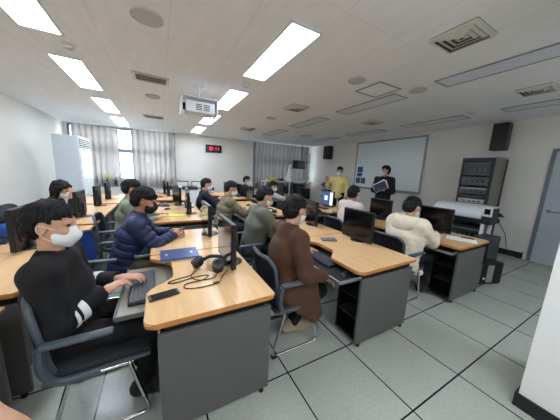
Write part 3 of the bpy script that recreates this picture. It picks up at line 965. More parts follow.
def hair_mesh(c, Rm, h, style):
    F = Field((-0.19, -0.17, -0.26), (0.19, 0.17, 0.2), h)
    big = {'short': -0.002, 'full': 0.004, 'bob': 0.012}[style]
    F.ell((-0.016, 0, 0.040), (0.108 + big, 0.090 + big, 0.098 + big), None, 0)
    F.ell((-0.055, 0, -0.005), (0.065, 0.080 + big * 0.6, 0.085), None, 0.03)
    if style == 'bob':
        for s in (-1, 1):
            F.cone((-0.02, s * 0.082, 0.02), (-0.01, s * 0.078, -0.10), 0.03, 0.026, 0.03)
        F.cone((-0.075, 0, 0), (-0.07, 0, -0.10), 0.05, 0.045, 0.03, flat=((0, 1, 0), 1.5))
    X, Y, Z = F.pts(np.zeros(3, int), F.n)
    ang = np.arctan2(Y, X + 0.02)
    F.D = F.D + 0.003 * np.sin(28 * X + 55 * Y + 3 * np.sin(40 * Z)) + 0.0035 * np.sin(ang * 23 + 30 * Z) + 0.003 * np.sin(ang * 41 - 60 * Z + 2) + 0.003 * np.sin(70 * X + 50 * Y + 1.7)
    fr = 0.050 if style != 'full' else 0.034
    wob = 0.010 * np.sin(Y * 130 + 0.6) + 0.007 * np.sin(Y * 77 + 2)
    if style == 'bob':
        keep = np.minimum(np.minimum(fr + wob - Z, 1), X - 0.02)          # >0 : face opening
        keep = np.minimum(keep, 0.075 - np.abs(Y))
    else:
        face = np.minimum(fr + wob - Z, X - 0.024)
        ear = 0.036 - np.sqrt((X + 0.004) ** 2 + ((Z + 0.014) * 0.8) ** 2)
        low = np.minimum(-0.030 - Z, X + 0.034)
        nape = -0.088 - Z + 0.35 * (X + 0.075) + 0.006 * np.cos(Y * 60)
        keep = np.maximum(np.maximum(face, np.maximum(low, ear)), nape)
    F.D = np.maximum(F.D, np.clip(keep, -0.05, 0.05)).astype(np.float32)
    return F

def place_local(me, c, Rm):
    n = len(me.vertices); a = np.empty(n * 3, np.float32); me.vertices.foreach_get('co', a)
    a = (a.reshape(-1, 3) @ Rm.T + c).astype(np.float32)
    me.vertices.foreach_set('co', a.ravel()); me.update()

def mask_field(h):
    F = Field((-0.03, -0.1, -0.15), (0.16, 0.1, 0.05), h)
    F.ell((0.036, 0, -0.058), (0.070, 0.066, 0.064), None, 0)
    F.cone((0.085, 0, -0.01), (0.098, 0, -0.05), 0.022, 0.022, 0.035)
    F.cone((0.098, 0, -0.05), (0.070, 0, -0.105), 0.022, 0.018, 0.03)
    X, Y, Z = F.pts(np.zeros(3, int), F.n)
    cut = np.maximum(0.018 + 0.1 * np.abs(Z + 0.05) - X, Z - 0.004 + np.abs(Y) * 0.25)
    F.D = np.maximum(F.D, cut).astype(np.float32)
    return F

def ik(S, Wt, l1, l2, pole):
    d = Wt - S; D = np.linalg.norm(d)
    if D > (l1 + l2) * 0.995:
        d = d * ((l1 + l2) * 0.995 / D); D = np.linalg.norm(d); Wt = S + d
    a = (l1 * l1 - l2 * l2 + D * D) / (2 * D)
    hgt = math.sqrt(max(1e-6, l1 * l1 - a * a))
    u = d / D; p = np.asarray(pole, float); p = unit(p - u * (p @ u))
    return S + u * a + p * hgt, Wt

def hand_prims(F, W_, d, n, curl, side):
    """palm + four unequal fingers + thumb. d: wrist to knuckles, n: palm-facing direction, side: +1 thumb towards lat"""
    d = unit(d); n = unit(n - d * (n @ d)); lat = np.cross(d, n) * side
    P = lambda a, b_, c: W_ + d * a + lat * b_ + n * c
    F.cone(P(0.0, 0, 0), P(0.03, 0, 0), 0.024, 0.026, 0.015, flat=(lat, 1.3))
    F.cone(P(0.03, -0.012, 0), P(0.078, -0.016, 0), 0.017, 0.014, 0.015, flat=(lat, 1.4))
    F.cone(P(0.03, 0.014, 0), P(0.080, 0.018, 0), 0.017, 0.014, 0.015, flat=(lat, 1.4))
    for o, ln, cv in ((0.031, 0.070, 0.9), (0.010, 0.079, 1.0), (-0.011, 0.074, 1.05), (-0.031, 0.058, 1.1)):
        p = P(0.082 - abs(o) * 0.15, o, 0); a = curl * cv * 0.5
        r = 0.0092
        for f in (0.45, 0.32, 0.23):
            q = p + (d * math.cos(a) + n * math.sin(a)) * ln * f + lat * o * 0.12
            F.cone(p, q, r, r * 0.93, 0.004); p = q; r *= 0.93; a += curl * cv
    t0 = P(0.022, 0.03, 0.006); t1 = t0 + unit(d * 0.75 + lat * 0.75 + n * 0.35) * 0.042
    t2 = t1 + unit(d * 0.95 + lat * 0.15 + n * 0.5 * (0.4 + curl)) * 0.034
    F.cone(P(0.015, 0.015, 0.004), t0, 0.018, 0.014, 0.012); F.cone(t0, t1, 0.0135, 0.0115, 0.008); F.cone(t1, t2, 0.0115, 0.009, 0.004)

def person(label, loc, rz, top, legs_m, lean=0.1, sidelean=0.0, twist=0.0, head=(0.0, 0.1, 0.0), handL=(0.36, 0.16, 0.77), handR=(0.36, -0.16, 0.77),
           style='jacket', bulk=0.012, hair='short', maskm='mask', skin='skin', stand=False, h=0.008, hz=0.53, shoe='c_shoeblk', stripes=False,
           poleL=(-0.5, 0.6, -1), poleR=(-0.5, -0.6, -1), hL=None, hR=None, curl=0.45, feet=None, extra=None, scale=1.0, group=None, neckf=0.0):
    r = empty('person', loc, rz); tag(r, label, 'person', group)
    if stand: hz = 0.93
    P = V3(0, 0, hz)
    s = unit(V3(math.sin(lean), math.sin(sidelean), math.cos(lean)))
    C = P + s * 0.28; N = P + s * 0.49
    lat = V3(-math.sin(twist), math.cos(twist), 0); lat = unit(lat - s * (lat @ s))
    fwd = np.cross(lat, s)
    nv = unit(V3(math.sin(lean * 0.8 + 0.18 + neckf), math.sin(sidelean), math.cos(lean * 0.8 + 0.18 + neckf)))
    Hc = N + nv * 0.165
    Rm = rotm(*head)
    SL, SR = N - s * 0.055 + lat * 0.172, N - s * 0.055 - lat * 0.172
    EL, WL = ik(SL, V3(*handL), 0.28, 0.255, poleL)
    ER, WR = ik(SR, V3(*handR), 0.28, 0.255, poleR)
    if stand:
        ft = feet or [(0.0, 0.11), (0.0, -0.11)]
        legs = []
        for (fx, fy), sg in zip(ft, (1, -1)):
            hip = P + V3(0, sg * 0.09, -0.03); ank = V3(fx - 0.02, fy, 0.085)
            legs.append((hip, (hip + ank) / 2 + V3(0.03, 0, 0.03), ank, V3(fx + 0.13, fy + sg * 0.03, 0.035)))
    else:
        ft = feet or [(0.36, 0.13), (0.36, -0.13)]
        legs = []
        for (fx, fy), sg in zip(ft, (1, -1)):
            hip = P + V3(0.02, sg * 0.09, -0.01)
            ank = V3(fx, fy, 0.085)
            kn, ank = ik(hip, ank, 0.42, 0.43, (1, sg * 0.1, 0.9))
            legs.append((hip, kn, ank, V3(ank[0] + 0.15, ank[1] + sg * 0.02, 0.032)))
    allp = np.array([P, N, Hc, SL, SR, EL, ER, WL, WR] + [q for l in legs for q in l])
    lo, hi = allp.min(0) - 0.24, allp.max(0) + 0.24
    lo[2] = max(lo[2], -0.02)
    lo[2] = -0.02
    # body: one continuous surface
    F = Field(lo, hi, h)
    F.cone(P + lat * 0.06, P - lat * 0.06, 0.10, 0.10, 0)
    F.cone(P, C, 0.095, 0.105, 0.05, flat=(lat, 1.3)); F.cone(C, N - s * 0.08, 0.105, 0.075, 0.05, flat=(lat, 1.45))
    F.cone(SL, SR, 0.045, 0.045, 0.04)
    F.cone(N - s * 0.05, Hc - nv * 0.05 - Rm @ V3(0.02, 0, 0), 0.054, 0.05, 0.03)
    head_prims(F, Hc, Rm)
    for S_, E_, W_, hd, sd in ((SL, EL, WL, hL, 1), (SR, ER, WR, hR, -1)):
        F.cone(S_, E_, 0.043, 0.037, 0.03); F.cone(E_, W_, 0.037, 0.026, 0.015)
        fd = unit(W_ - E_)
        d, n, cu = hd if hd else (unit(fd + V3(0.25, 0, 0.0)), V3(0, 0, -1), curl)
        d = np.asarray(d, float); n = np.asarray(n, float)
        # thumb on the inner side of each hand
        la = np.cross(unit(d), unit(n - unit(d) * (n @ unit(d))))
        inner = -lat * sd
        sgn = 1 if la @ inner > 0 else -1
        if abs(la @ inner) < 0.3: sgn = 1 if la[2] > 0 else -1
        hand_prims(F, W_, d, n, cu, sgn)
    for hip, kn, ank, toe in legs:
        F.cone(hip, kn, 0.07, 0.048, 0.03); F.cone(kn, ank, 0.048, 0.032, 0.02); F.cone(ank, toe, 0.032, 0.026, 0.02)
    link('body', F.mesh('body'), M[skin], r)
    hh = max(0.004, h * 0.75)
    # head details
    Fh = hair_mesh(Hc, Rm, max(0.0045, h * 0.7), hair); me = Fh.mesh('hair'); place_local(me, Hc, Rm); link('hair', me, M['hair'], r)
    for sg in (-1, 1):
        b = B(); c = Hc + Rm @ V3(0.080, sg * 0.032, 0.008)
        bmesh.ops.create_uvsphere(b, u_segments=10, v_segments=6, radius=0.0095, matrix=Matrix.Translation(Vector(c)))
        ob('eye', b, M['eye'], r, True)
    if maskm:
        me = mask_field(max(0.004, h * 0.7)).mesh('face_mask'); place_local(me, Hc, Rm); mk = link('face_mask', me, M[maskm], r)
        for sg in (-1, 1):
            b = B()
            pts = [Hc + Rm @ V3(*q) for q in ((0.035, sg * 0.067, -0.012), (0.005, sg * 0.0775, 0.0), (-0.022, sg * 0.086, 0.01), (-0.03, sg * 0.084, -0.01), (-0.022, sg * 0.083, -0.03), (0.005, sg * 0.0775, -0.06), (0.035, sg * 0.06, -0.088))]
            tube(b, catmull(pts, 3), 0.0016, 5)
            ob('ear_loop', b, M[maskm], mk, True)
    # upper garment
    F = Field(lo, hi, h * 1.1)
    q = None; qa = None
    if style == 'puffer': q = (0.020, 0.072); qa = (0.015, 0.066)
    if extra == 'long': q = (0.009, 0.06); qa = (0.008, 0.055)
    hem = P - s * 0.05
    tb = bulk
    F.cone(hem, P + s * 0.1, 0.112 + tb, 0.108 + tb, 0, flat=(lat, 1.32))
    F.cone(hem, C, 0.108 + tb, 0.116 + tb, 0.04, flat=(lat, 1.32), quilt=q)
    F.cone(C, N - s * 0.07, 0.116 + tb, 0.088 + tb * 0.6, 0.04, flat=(lat, 1.45), quilt=q)
    F.cone(SL, SR, 0.056 + tb * 0.7, 0.056 + tb * 0.7, 0.05)
    if extra == 'long':
        F.cone(hem, C - s * 0.02, 0.168, 0.158, 0.06, flat=(lat, 1.25), quilt=(0.010, 0.062)); F.cone(C - s * 0.02, N - s * 0.10, 0.158, 0.115, 0.06, flat=(lat, 1.35), quilt=(0.010, 0.062))
    F.cone(N - s * 0.06, N + nv * 0.0, 0.09, 0.07, 0.04)
    for S_, E_, W_ in ((SL, EL, WL), (SR, ER, WR)):
        F.cone(S_, E_, 0.058 + tb, 0.050 + tb, 0.075 if extra == 'long' else 0.035, quilt=qa); F.cone(E_, W_ + (E_ - W_) * 0.03, 0.050 + tb, 0.036 + tb * 0.6, 0.02, quilt=qa)
    if style == 'coat':
        for sg, (hip, kn, ank, toe) in zip((1, -1), legs):
            F.cone(hip + V3(-0.05, sg * 0.05, 0), hip + (kn - hip) * 0.5 + V3(0, sg * 0.04, 0.0), 0.10, 0.085, 0.04)
            for q0, q1 in (((-0.04, -0.02), (0.04, -0.15)), ((0.04, 0.0), (0.12, -0.22)), ((0.10, 0.0), (0.20, -0.27)), ((0.16, 0.02), (0.24, -0.24))):
                F.cone(hip + V3(q0[0], sg * 0.12, q0[1]), hip + V3(q1[0], sg * 0.15, q1[1]), 0.06, 0.042, 0.06, flat=((0, 1, 0), 0.55))
    if style == 'puffer' and extra == 'long':
        for sg in (1, -1):
            F.cone(P + V3(-0.05, sg * 0.12, -0.03), P + V3(0.16, sg * 0.16, -0.16), 0.07, 0.06, 0.05, flat=((0, 1, 0), 0.8), quilt=(0.01, 0.07))
    nf = []
    for _ in range(7):
        v = rng.normal(size=3); v = v / np.linalg.norm(v) * rng.uniform(18, 55)
        nf.append((v[0], v[1], v[2], rng.uniform(0, 6), rng.uniform(0.4, 1)))
    F.noise(0.0024 if style != 'puffer' else (0.0045 if extra == 'long' else 0.0016), nf)
    # neck opening
    F.cone(N - nv * 0.005, N + nv * 0.2, 0.060, 0.075, 0.01, mode='s')
    for S_, W_ in ((EL, WL), (ER, WR)):
        dd = unit(W_ - S_)
        F.cone(W_ + dd * 0.005, W_ + dd * 0.14, 0.05, 0.09, 0, mode='s')
    nm = {'sweater': 'sweater', 'puffer': 'padded_jacket', 'coat': 'coat', 'jacket': 'jacket', 'shirt': 'shirt', 'suit': 'suit_jacket'}[style]
    tp = link(nm, F.mesh(nm), M[top], r)
    # collar / hood
    F = Field(N - 0.26, N + 0.26, h)
    if extra in ('hood', 'long'):
        B3 = np.stack([fwd, lat, s], 1)
        F.ell(N - fwd * 0.085 - s * 0.015, (0.085, 0.165, 0.085), B3, 0)
        F.ell(N - fwd * 0.115 - s * 0.075, (0.06, 0.135, 0.07), B3, 0.05)
        for sg in (1, -1):
            F.cone(N + lat * sg * 0.075 + fwd * 0.07 - s * 0.01, N + lat * sg * 0.115 - fwd * 0.05 + s * 0.01, 0.035, 0.05, 0.05)
        F.ell(N - fwd * 0.05 + s * 0.085, (0.085, 0.105, 0.075), B3, 0.02, 's')
        F.cone(N, N + nv * 0.2, 0.060, 0.075, 0.01, mode='s')
        F.noise(0.0035, nf)
        link('hood', F.mesh('hood'), M[top], tp)
    else:
        ch = {'sweater': 0.022, 'puffer': 0.05, 'coat': 0.045, 'jacket': 0.045, 'shirt': 0.035, 'suit': 0.04}[style]
        F.cone(N - nv * 0.03, N + nv * ch, 0.078, 0.068, 0)
        F.cone(N - nv * 0.005, N + nv * 0.2, 0.060, 0.066, 0.004, mode='s')
        X, Y, Z = F.pts(np.zeros(3, int), F.n)
        F.D = np.maximum(F.D, ((X - N[0]) * nv[0] + (Y - N[1]) * nv[1] + (Z - N[2]) * nv[2] - ch)).astype(np.float32)
        col = top
        link('collar', F.mesh('collar'), M[col], tp)
    if extra == 'vest':
        F = Field(lo, hi, h * 1.1)
        F.cone(hem, C, 0.118 + tb, 0.128 + tb, 0.0, flat=(lat, 1.32)); F.cone(C, N - s * 0.08, 0.128 + tb, 0.086 + tb * 0.6, 0.04, flat=(lat, 1.36))
        F.cone(N - s * 0.01, N + nv * 0.2, 0.075, 0.09, 0.01, mode='s')
        link('vest', F.mesh('vest'), M['c_suit'], tp)
    if stripes:
        for E_, W_ in ((EL, WL), (ER, WR)):
            for t, wd in ((0.22, 0.008), (0.40, 0.017)):
                b = B(); u = unit(W_ - E_)
                p = E_ + (W_ - E_) * t; rr = (0.050 + tb) * (1 - t) + (0.036 + tb * 0.6) * t
                d_, a_, c_ = frame_to(Vector(u)); 
                R0 = [ring(b, Vector(p) + d_ * o, a_, c_, rr + g, 20) for o, g in ((-wd - 0.002, 0.001), (-wd, 0.007), (wd, 0.006), (wd + 0.002, 0.0))]
                for i in range(3): bridge(b, R0[i], R0[i + 1])
                st = ob('sleeve_stripe', b, M['c_stripe'], tp, True); st['label'] = 'white sleeve stripe'
    # trousers and shoes
    F = Field(lo, hi, h * 1.2)
    F.cone(P + lat * 0.06 + V3(0, 0, -0.0), P - lat * 0.06, 0.113, 0.113, 0)
    if not stand: F.cone(P + V3(-0.02, 0.06, -0.02), P + V3(-0.02, -0.06, -0.02), 0.10, 0.10, 0.03)
    for hip, kn, ank, toe in legs:
        F.cone(hip, kn, 0.088, 0.066, 0.03); F.cone(kn, ank + (kn - ank) * 0.1, 0.066, 0.05, 0.02)
    F.noise(0.0025, nf)
    a0 = legs[0][2][2] + 0.025
    link('trousers', F.mesh('trousers'), M[legs_m], r)
    for hip, kn, ank, toe in legs:
        t = unit(toe - ank); t[2] = 0; t = unit(t)
        F = Field(np.minimum(ank, toe) - 0.13, np.maximum(ank, toe) + 0.13, max(0.006, h))
        heel = V3(ank[0] - 0.03 * t[0], ank[1] - 0.03 * t[1], 0.05)
        ball = V3(ank[0] + 0.13 * t[0], ank[1] + 0.13 * t[1], 0.042)
        tip = V3(ank[0] + 0.19 * t[0], ank[1] + 0.19 * t[1], 0.036)
        F.cone(heel, ball, 0.04, 0.038, 0); F.cone(ball, tip, 0.042, 0.03, 0.03); F.cone(heel + V3(0, 0, 0.02), ank + V3(0, 0, 0.015), 0.042, 0.043, 0.03)
        F.cone(ank + V3(0, 0, 0.02), ball, 0.04, 0.03, 0.03)
        X, Y, Z = F.pts(np.zeros(3, int), F.n); F.D = np.maximum(F.D, 0.002 - Z).astype(np.float32)
        link('shoe', F.mesh('shoe'), M[shoe], r)
    r.scale = (scale,) * 3
    return r
PEOPLE = True
# local frames face +x; hands are given relative to the seat
if PEOPLE:
    person('man in black sweater with white sleeve stripes typing at the nearest desk', (-0.51, 1.62, 0), 0, 'c_black', 'c_black', lean=-0.06, head=(-0.12, 0.10, 0),
           handL=(0.25, 0.16, 0.715), handR=(0.18, 0.0, 0.715), hz=0.505, style='sweater', bulk=0.022, hair='short', h=0.0065, stripes=True, neckf=-0.05,
           poleL=(-0.4, 0.5, -1), poleR=(-0.6, -0.8, -0.8))
    person('man in navy puffer jacket and black mask leaning on the desk by the laptop', (-0.34, 2.58, 0), 0, 'c_navy', 'c_camo', lean=0.28, head=(-0.1, 0.25, 0),
           handL=(0.45, 0.12, 0.785), handR=(0.45, 0.0, 0.78), style='puffer', bulk=0.022, maskm='maskblk', hair='full', skin='skin2', h=0.0075,
           hL=((0.9, -0.35, 0.1), (0, -0.6, -0.6), 0.7), hR=((0.9, 0.3, 0.1), (0, 0.6, -0.6), 0.7), poleL=(-0.3, 0.8, -0.8), poleR=(-0.2, -0.8, -0.8))
    person('black haired person in sage green behind the navy puffer jacket', (-0.46, 3.68, 0), 0, 'c_sage', 'c_jeans', lean=0.14, head=(0.1, 0.2, 0), handL=(0.42, 0.2, 0.77), handR=(0.42, -0.1, 0.77),
           hair='full', maskm='maskblk', h=0.011)
    person('woman with dark bob, beige scarf and mask resting her face on her hand', (-1.58, 4.46, 0), 0, 'c_suit', 'c_jeans', lean=0.42, head=(-0.25, 0.25, 0), handL=(0.40, 0.14, 0.80), handR=(0.40, -0.10, 0.98),
           hair='bob', h=0.010, hz=0.49, hR=((0.2, 0.1, 1), (-1, 0.3, 0), 0.5), poleR=(0.2, -0.4, -1))
    person('man in long brown coat and beige sneakers seated with his back to the camera', (0.93, 1.61, 0), 0, 'c_brown', 'c_suit', lean=0.14, head=(0.22, 0.16, 0),
           handL=(0.42, 0.22, 0.70), handR=(0.30, -0.25, 0.625), style='coat', bulk=0.020, hair='short', h=0.007, shoe='c_shoe', feet=[(0.30, 0.14), (0.10, -0.03)], hz=0.535,
           hR=((0.75, 0.1, -0.55), (0.3, 0.2, -1), 0.35))
    person('man in grey-green jacket looking down at the second desk of his row', (1.02, 2.56, 0), 0, 'c_greygreen', 'c_jeans', lean=0.22, head=(-0.05, 0.35, 0), handL=(0.50, 0.18, 0.77), handR=(0.46, -0.16, 0.77),
           style='jacket', bulk=0.026, hair='short', h=0.0075, hz=0.55)
    person('man in olive padded jacket with white mask looking down', (0.91, 3.72, 0), 0, 'c_olive', 'c_jeans', lean=0.22, head=(-0.1, 0.35, 0), handL=(0.52, 0.18, 0.77), handR=(0.55, -0.14, 0.77),
           style='puffer', bulk=0.024, hair='short', h=0.009, hz=0.55)
    person('man in dark navy jacket with white mask seated left of the olive jacket', (0.75, 4.82, 0), 0, 'c_darknavy', 'c_jeans', lean=0.14, head=(-0.1, 0.15, 0), handL=(0.52, 0.18, 0.77), handR=(0.5, -0.14, 0.77),
           style='jacket', bulk=0.02, hair='short', h=0.010)
    person('person in dark clothes with white mask seen far back between two monitors', (2.22, 6.35, 0), 0, 'c_suit', 'c_jeans', lean=0.1, head=(-0.7, 0.15, 0), style='jacket', bulk=0.012, h=0.012, hair='short', hz=0.56)
    person('man with white sleeves and dark vest reaching forward below the white shelf', (2.28, 5.0, 0), 0, 'c_shirt', 'c_jeans', lean=0.34, head=(-0.3, 0.3, 0), handL=(0.62, 0.15, 0.80), handR=(0.66, -0.12, 0.80),
           style='shirt', bulk=0.012, h=0.010, hair='short', extra='vest')
    person('man in pale pink-white shirt seen from behind, head turned to the presenters', (2.70, 2.62, 0), 0, 'c_blush', 'c_jeans', lean=0.16, head=(0.25, 0.05, 0), handL=(0.44, 0.18, 0.77), handR=(0.44, -0.16, 0.77),
           style='shirt', bulk=0.022, hair='short', h=0.0085, hz=0.57)
    person('person in white hooded puffer jacket at the desk by the printer', (2.66, 1.60, 0), 0, 'c_cream', 'c_black', lean=0.14, head=(-0.15, 0.32, 0), handL=(0.48, 0.20, 0.77), handR=(0.50, -0.12, 0.785),
           style='puffer', bulk=0.036, hair='short', h=0.0075, extra='long', hz=0.50, hR=((1, 0.2, -0.1), (0, 0.2, -1), 0.5))
    person('standing man in pale yellow jacket with raised hand and white mask', (4.78, 5.06, 0), math.radians(215), 'c_safety', 'c_black', lean=0.0, head=(0.25, 0.08, 0), handL=(0.08, 0.27, 0.86), handR=(0.26, -0.30, 1.30),
           style='jacket', bulk=0.010, hair='short', h=0.009, stand=True, hR=((0.3, -0.1, 1), (0.6, 0.5, 0), 0.3), poleR=(-0.2, -0.5, -1), scale=1.02)
    person('standing man in dark suit holding papers in front of the whiteboard', (5.16, 3.80, 0), math.radians(200), 'c_suit', 'c_suit', lean=0.0, head=(-0.85, 0.02, 0), handL=(0.22, 0.06, 1.12), handR=(0.24, -0.08, 1.10),
           style='suit', bulk=0.016, hair='short', maskm='mask', h=0.009, stand=True, hL=((0.4, -1, 0.1), (-0.4, 0, 0.8), 0.7), hR=((0.4, 1, 0.0), (-0.2, 0, 1), 0.6), scale=1.05)

# ================================================================== SMALL THINGS
ZD = 0.7302
# papers held by the man in the suit
def held(name, label, cat, parent_loc, rz): return tag(empty(name, parent_loc, rz), label, cat)
sx, sy = 5.16, 3.80; ca, sa = math.cos(math.radians(200)), math.sin(math.radians(200))
def sl(x, y, z): return (sx + ca * x - sa * y, sy + sa * x + ca * y, z)
r = held('document_folder', 'open navy folder with white sheets held by the man in the suit', 'folder', sl(0.30, 0.0, 1.25), math.radians(200))
b = B(); bx(b, (-0.006, -0.15, -0.09), (0.0, 0.15, 0.12), 0.002, rot=rotX(0.55)); f_ = ob('cover', b, mat('navy_folder_card', (40, 56, 96), 0.4, var=0.05), r)
f_.rotation_euler = (0, -0.35, 0)
b = B(); bx(b, (-0.012, -0.17, -0.085), (-0.008, 0.155, 0.145), 0.001, rot=rotX(0.66)); bx(b, (-0.020, -0.15, -0.08), (-0.014, 0.17, 0.145), 0.001, rot=rotX(0.45)); f_ = ob('sheets', b, M['paper'], r)
f_.rotation_euler = (0, -0.35, 0)

# laptop (closed), phone, headphones on the nearest desk
r = empty('laptop', (0.13, 2.04, ZD), 0.0); tag(r, 'closed navy blue laptop lying on the nearest desk', 'laptop')
b = B(); bx(b, (-0.15, -0.125, 0.002), (0.15, 0.125, 0.012), 0.004); ob('base', b, M['silver'], r)
b = B(); bx(b, (-0.152, -0.125, 0.0125), (0.152, 0.127, 0.022), 0.004); l = ob('lid', b, mat('metallic_navy_lid', (54, 78, 132), 0.3, 0.3, var=0.04), r)
b = B(); bx(b, (-0.115, -0.02, 0.0215), (-0.095, 0.0, 0.0226)); bx(b, (0.085, -0.02, 0.0215), (0.105, 0.02, 0.0226)); ob('lid_badge', b, M['paper'], l)
r = empty('smartphone', (-0.005, 1.395, ZD), 0.2); tag(r, 'black smartphone lying at the front edge of the nearest desk', 'phone')
b = B(); bx(b, (-0.083, -0.034, 0), (0.083, 0.034, 0.012), 0.005, seg=3); ob('body', b, M['dark'], r, True)
b = B(); bx(b, (-0.07, -0.029, 0.0115), (0.07, 0.029, 0.0125)); ob('screen', b, M['screen'], r)
r = empty('smartphone', (0.155, 2.635, 0.81), 0.1); tag(r, 'dark phone held in the hands of the man in navy', 'phone')
b = B(); bx(b, (-0.075, -0.036, -0.004), (0.075, 0.036, 0.004), 0.003, rot=rotY(-0.25)); ob('body', b, M['dark'], r)

r = empty('headphones', (0.325, 1.665, ZD), -1.1); r.scale = (0.95, 0.95, 1.1); tag(r, 'black headphones with tangled cable lying on the nearest desk', 'headphones')
for s, xx in ((-1, -0.085), (1, 0.075)):
    b = B(); lathe(b, [(0.030, 0.0), (0.043, 0.008), (0.046, 0.02), (0.046, 0.038)], (xx, -0.02 + 0.03 * s, 0.012), 24, (0.35 * s, -0.25, 1)); c_ = ob('ear_cup', b, M['dark'], r, True)
    b = B(); lathe(b, [(0.046, 0.038), (0.050, 0.045), (0.048, 0.060), (0.03, 0.064), (0.024, 0.052), (0.001, 0.05)], (xx, -0.02 + 0.03 * s, 0.012), 24, (0.35 * s, -0.25, 1)); ob('ear_cushion', b, mat('grey_leatherette', (66, 66, 66), 0.6, var=0.1), c_, True)
b = B(); tube(b, catmull([(-0.09, 0.0, 0.05), (-0.105, 0.07, 0.05), (-0.06, 0.13, 0.045), (0.02, 0.145, 0.04), (0.085, 0.11, 0.04), (0.10, 0.05, 0.05), (0.08, 0.0, 0.05)]), 0.014, 8)
ob('headband', b, M['dark2'], r, True)
b = B(); tube(b, catmull([(-0.09, -0.03, 0.02), (-0.15, -0.05, 0.004), (-0.24, -0.07, 0.004), (-0.30, -0.10, 0.004), (-0.24, -0.12, 0.004), (-0.12, -0.09, 0.004), (-0.02, -0.10, 0.004), (-0.08, -0.16, 0.005), (-0.19, -0.17, 0.004), (-0.20, -0.23, 0.004), (-0.10, -0.26, 0.004), (0.02, -0.24, 0.004), (0.06, -0.17, 0.004), (0.12, -0.10, 0.004), (0.16, -0.02, 0.004), (0.13, 0.03, 0.02)], 10), 0.0032, 6)
tube(b, catmull([(-0.1, 0.0, 0.02), (-0.14, -0.08, 0.006), (-0.10, -0.15, 0.004), (0.0, -0.16, 0.004), (0.04, -0.09, 0.006), (0.0, -0.04, 0.012)], 10), 0.0032, 6)
cb = ob('cable', b, M['cable'], r, True); cb.rotation_euler.z = 1.15; cb.location = (0.0, -0.03, 0)
b = B(); bx(b, (-0.02, -0.253, 0.0), (0.02, -0.237, 0.012), 0.004); ob('volume_control', b, M['dark2'], cb)

def keyboard(x, y, z, rz, label, detail=True):
    r = empty('keyboard', (x, y, z), rz); tag(r, label, 'keyboard', 'black keyboards')
    b = B(); bx(b, (-0.075, -0.225, 0), (0.075, 0.225, 0.018), 0.006); ob('case', b, M['dark'], r)
    b = B()
    X_ = [-0.068, -0.045, -0.0225, 0.0, 0.0225, 0.045, 0.068]
    V = [[b.verts.new((x_, -0.217 + j_ * 0.0217, 0.0185)) for j_ in range(21)] for x_ in X_]
    for i_ in range(6):
        for j_ in range(20):
            b.faces.new((V[i_][j_], V[i_ + 1][j_], V[i_ + 1][j_ + 1], V[i_][j_ + 1]))
    bmesh.ops.inset_individual(b, faces=b.faces[:], thickness=0.0022, depth=0.0)
    tops = [f for f in b.faces if f.calc_area() > 0.0003]
    bmesh.ops.inset_individual(b, faces=tops, thickness=0.0012, depth=0.007)
    k = ob('keys', b, M['keycap'], r)
    return r
keyboard(-0.135, 1.71, 0.652, 0.04, 'black keyboard on the pulled out tray under the typing hands')
keyboard(1.40, 1.66, 0.652, 0, 'black keyboard on the tray in front of the brown coat')
keyboard(0.06, 5.0, ZD, 0.1, 'black keyboard lying on the desk beyond the yellow pad')
keyboard(1.70, 3.62, ZD, 0.2, 'black keyboard in front of the olive jacket')
keyboard(3.26, 4.0, ZD, 0, 'black keyboard before the lit monitor')

def mouse(x, y, z, rz, label):
    b = B(); bmesh.ops.create_uvsphere(b, u_segments=16, v_segments=10, radius=1)
    for v in b.verts: v.co = Vector((v.co.x * 0.055, v.co.y * 0.031, max(0, v.co.z) * 0.034))
    bmesh.ops.remove_doubles(b, verts=b.verts[:], dist=0.0005)
    r = empty('computer_mouse', (x, y, z), rz); tag(r, label, 'mouse', 'black computer mice')
    ob('shell', b, M['dark'], r, True)
    b = B(); cyl(b, (0.025, -0.004, 0.03), (0.025, 0.004, 0.03), 0.007, n=12); ob('scroll_wheel', b, M['dark2'], r, True)
    b = B(); tube(b, catmull([(0.05, 0, 0.012), (0.1, 0.01, 0.003), (0.16, -0.01, 0.003), (0.22, 0.02, 0.003)]), 0.0022, 6); ob('cable', b, M['cable'], r, True)
mouse(1.36, 1.27, 0.652, 0.3, 'black mouse on the tray behind the silver edge, second row')
mouse(0.10, 4.45, ZD, 0.3, 'black mouse on the desk beyond the yellow pad')
mouse(0.03, 5.16, ZD, 0.1, 'black mouse far along the desk by the black haired person')
mouse(1.72, 4.6, ZD, 0.1, 'black mouse right of the olive jacket hands')

b = B(); bx(b, (-0.09, -0.06, 0), (0.30, 0.09, 0.012), 0.003)
r = ob('desk_pad', b, mat('lemon_yellow_pad', (226, 222, 92), 0.6, var=0.04), None); r.location = (0.06, 3.86, ZD); r.rotation_euler.z = -0.15
tag(r, 'long lemon yellow pad on the desk behind the navy jacket', 'pad')
b = B(); bx(b, (-0.055, -0.09, 0), (0.055, 0.09, 0.02), 0.008); r = ob('pencil_pouch', b, mat('lilac_grey_pouch', (112, 104, 120), 0.7, var=0.1), None, True)
r.location = (1.74, 1.93, ZD); r.rotation_euler.z = 1.2; tag(r, 'small lilac grey pouch on the desk beside the brown coat', 'pouch')
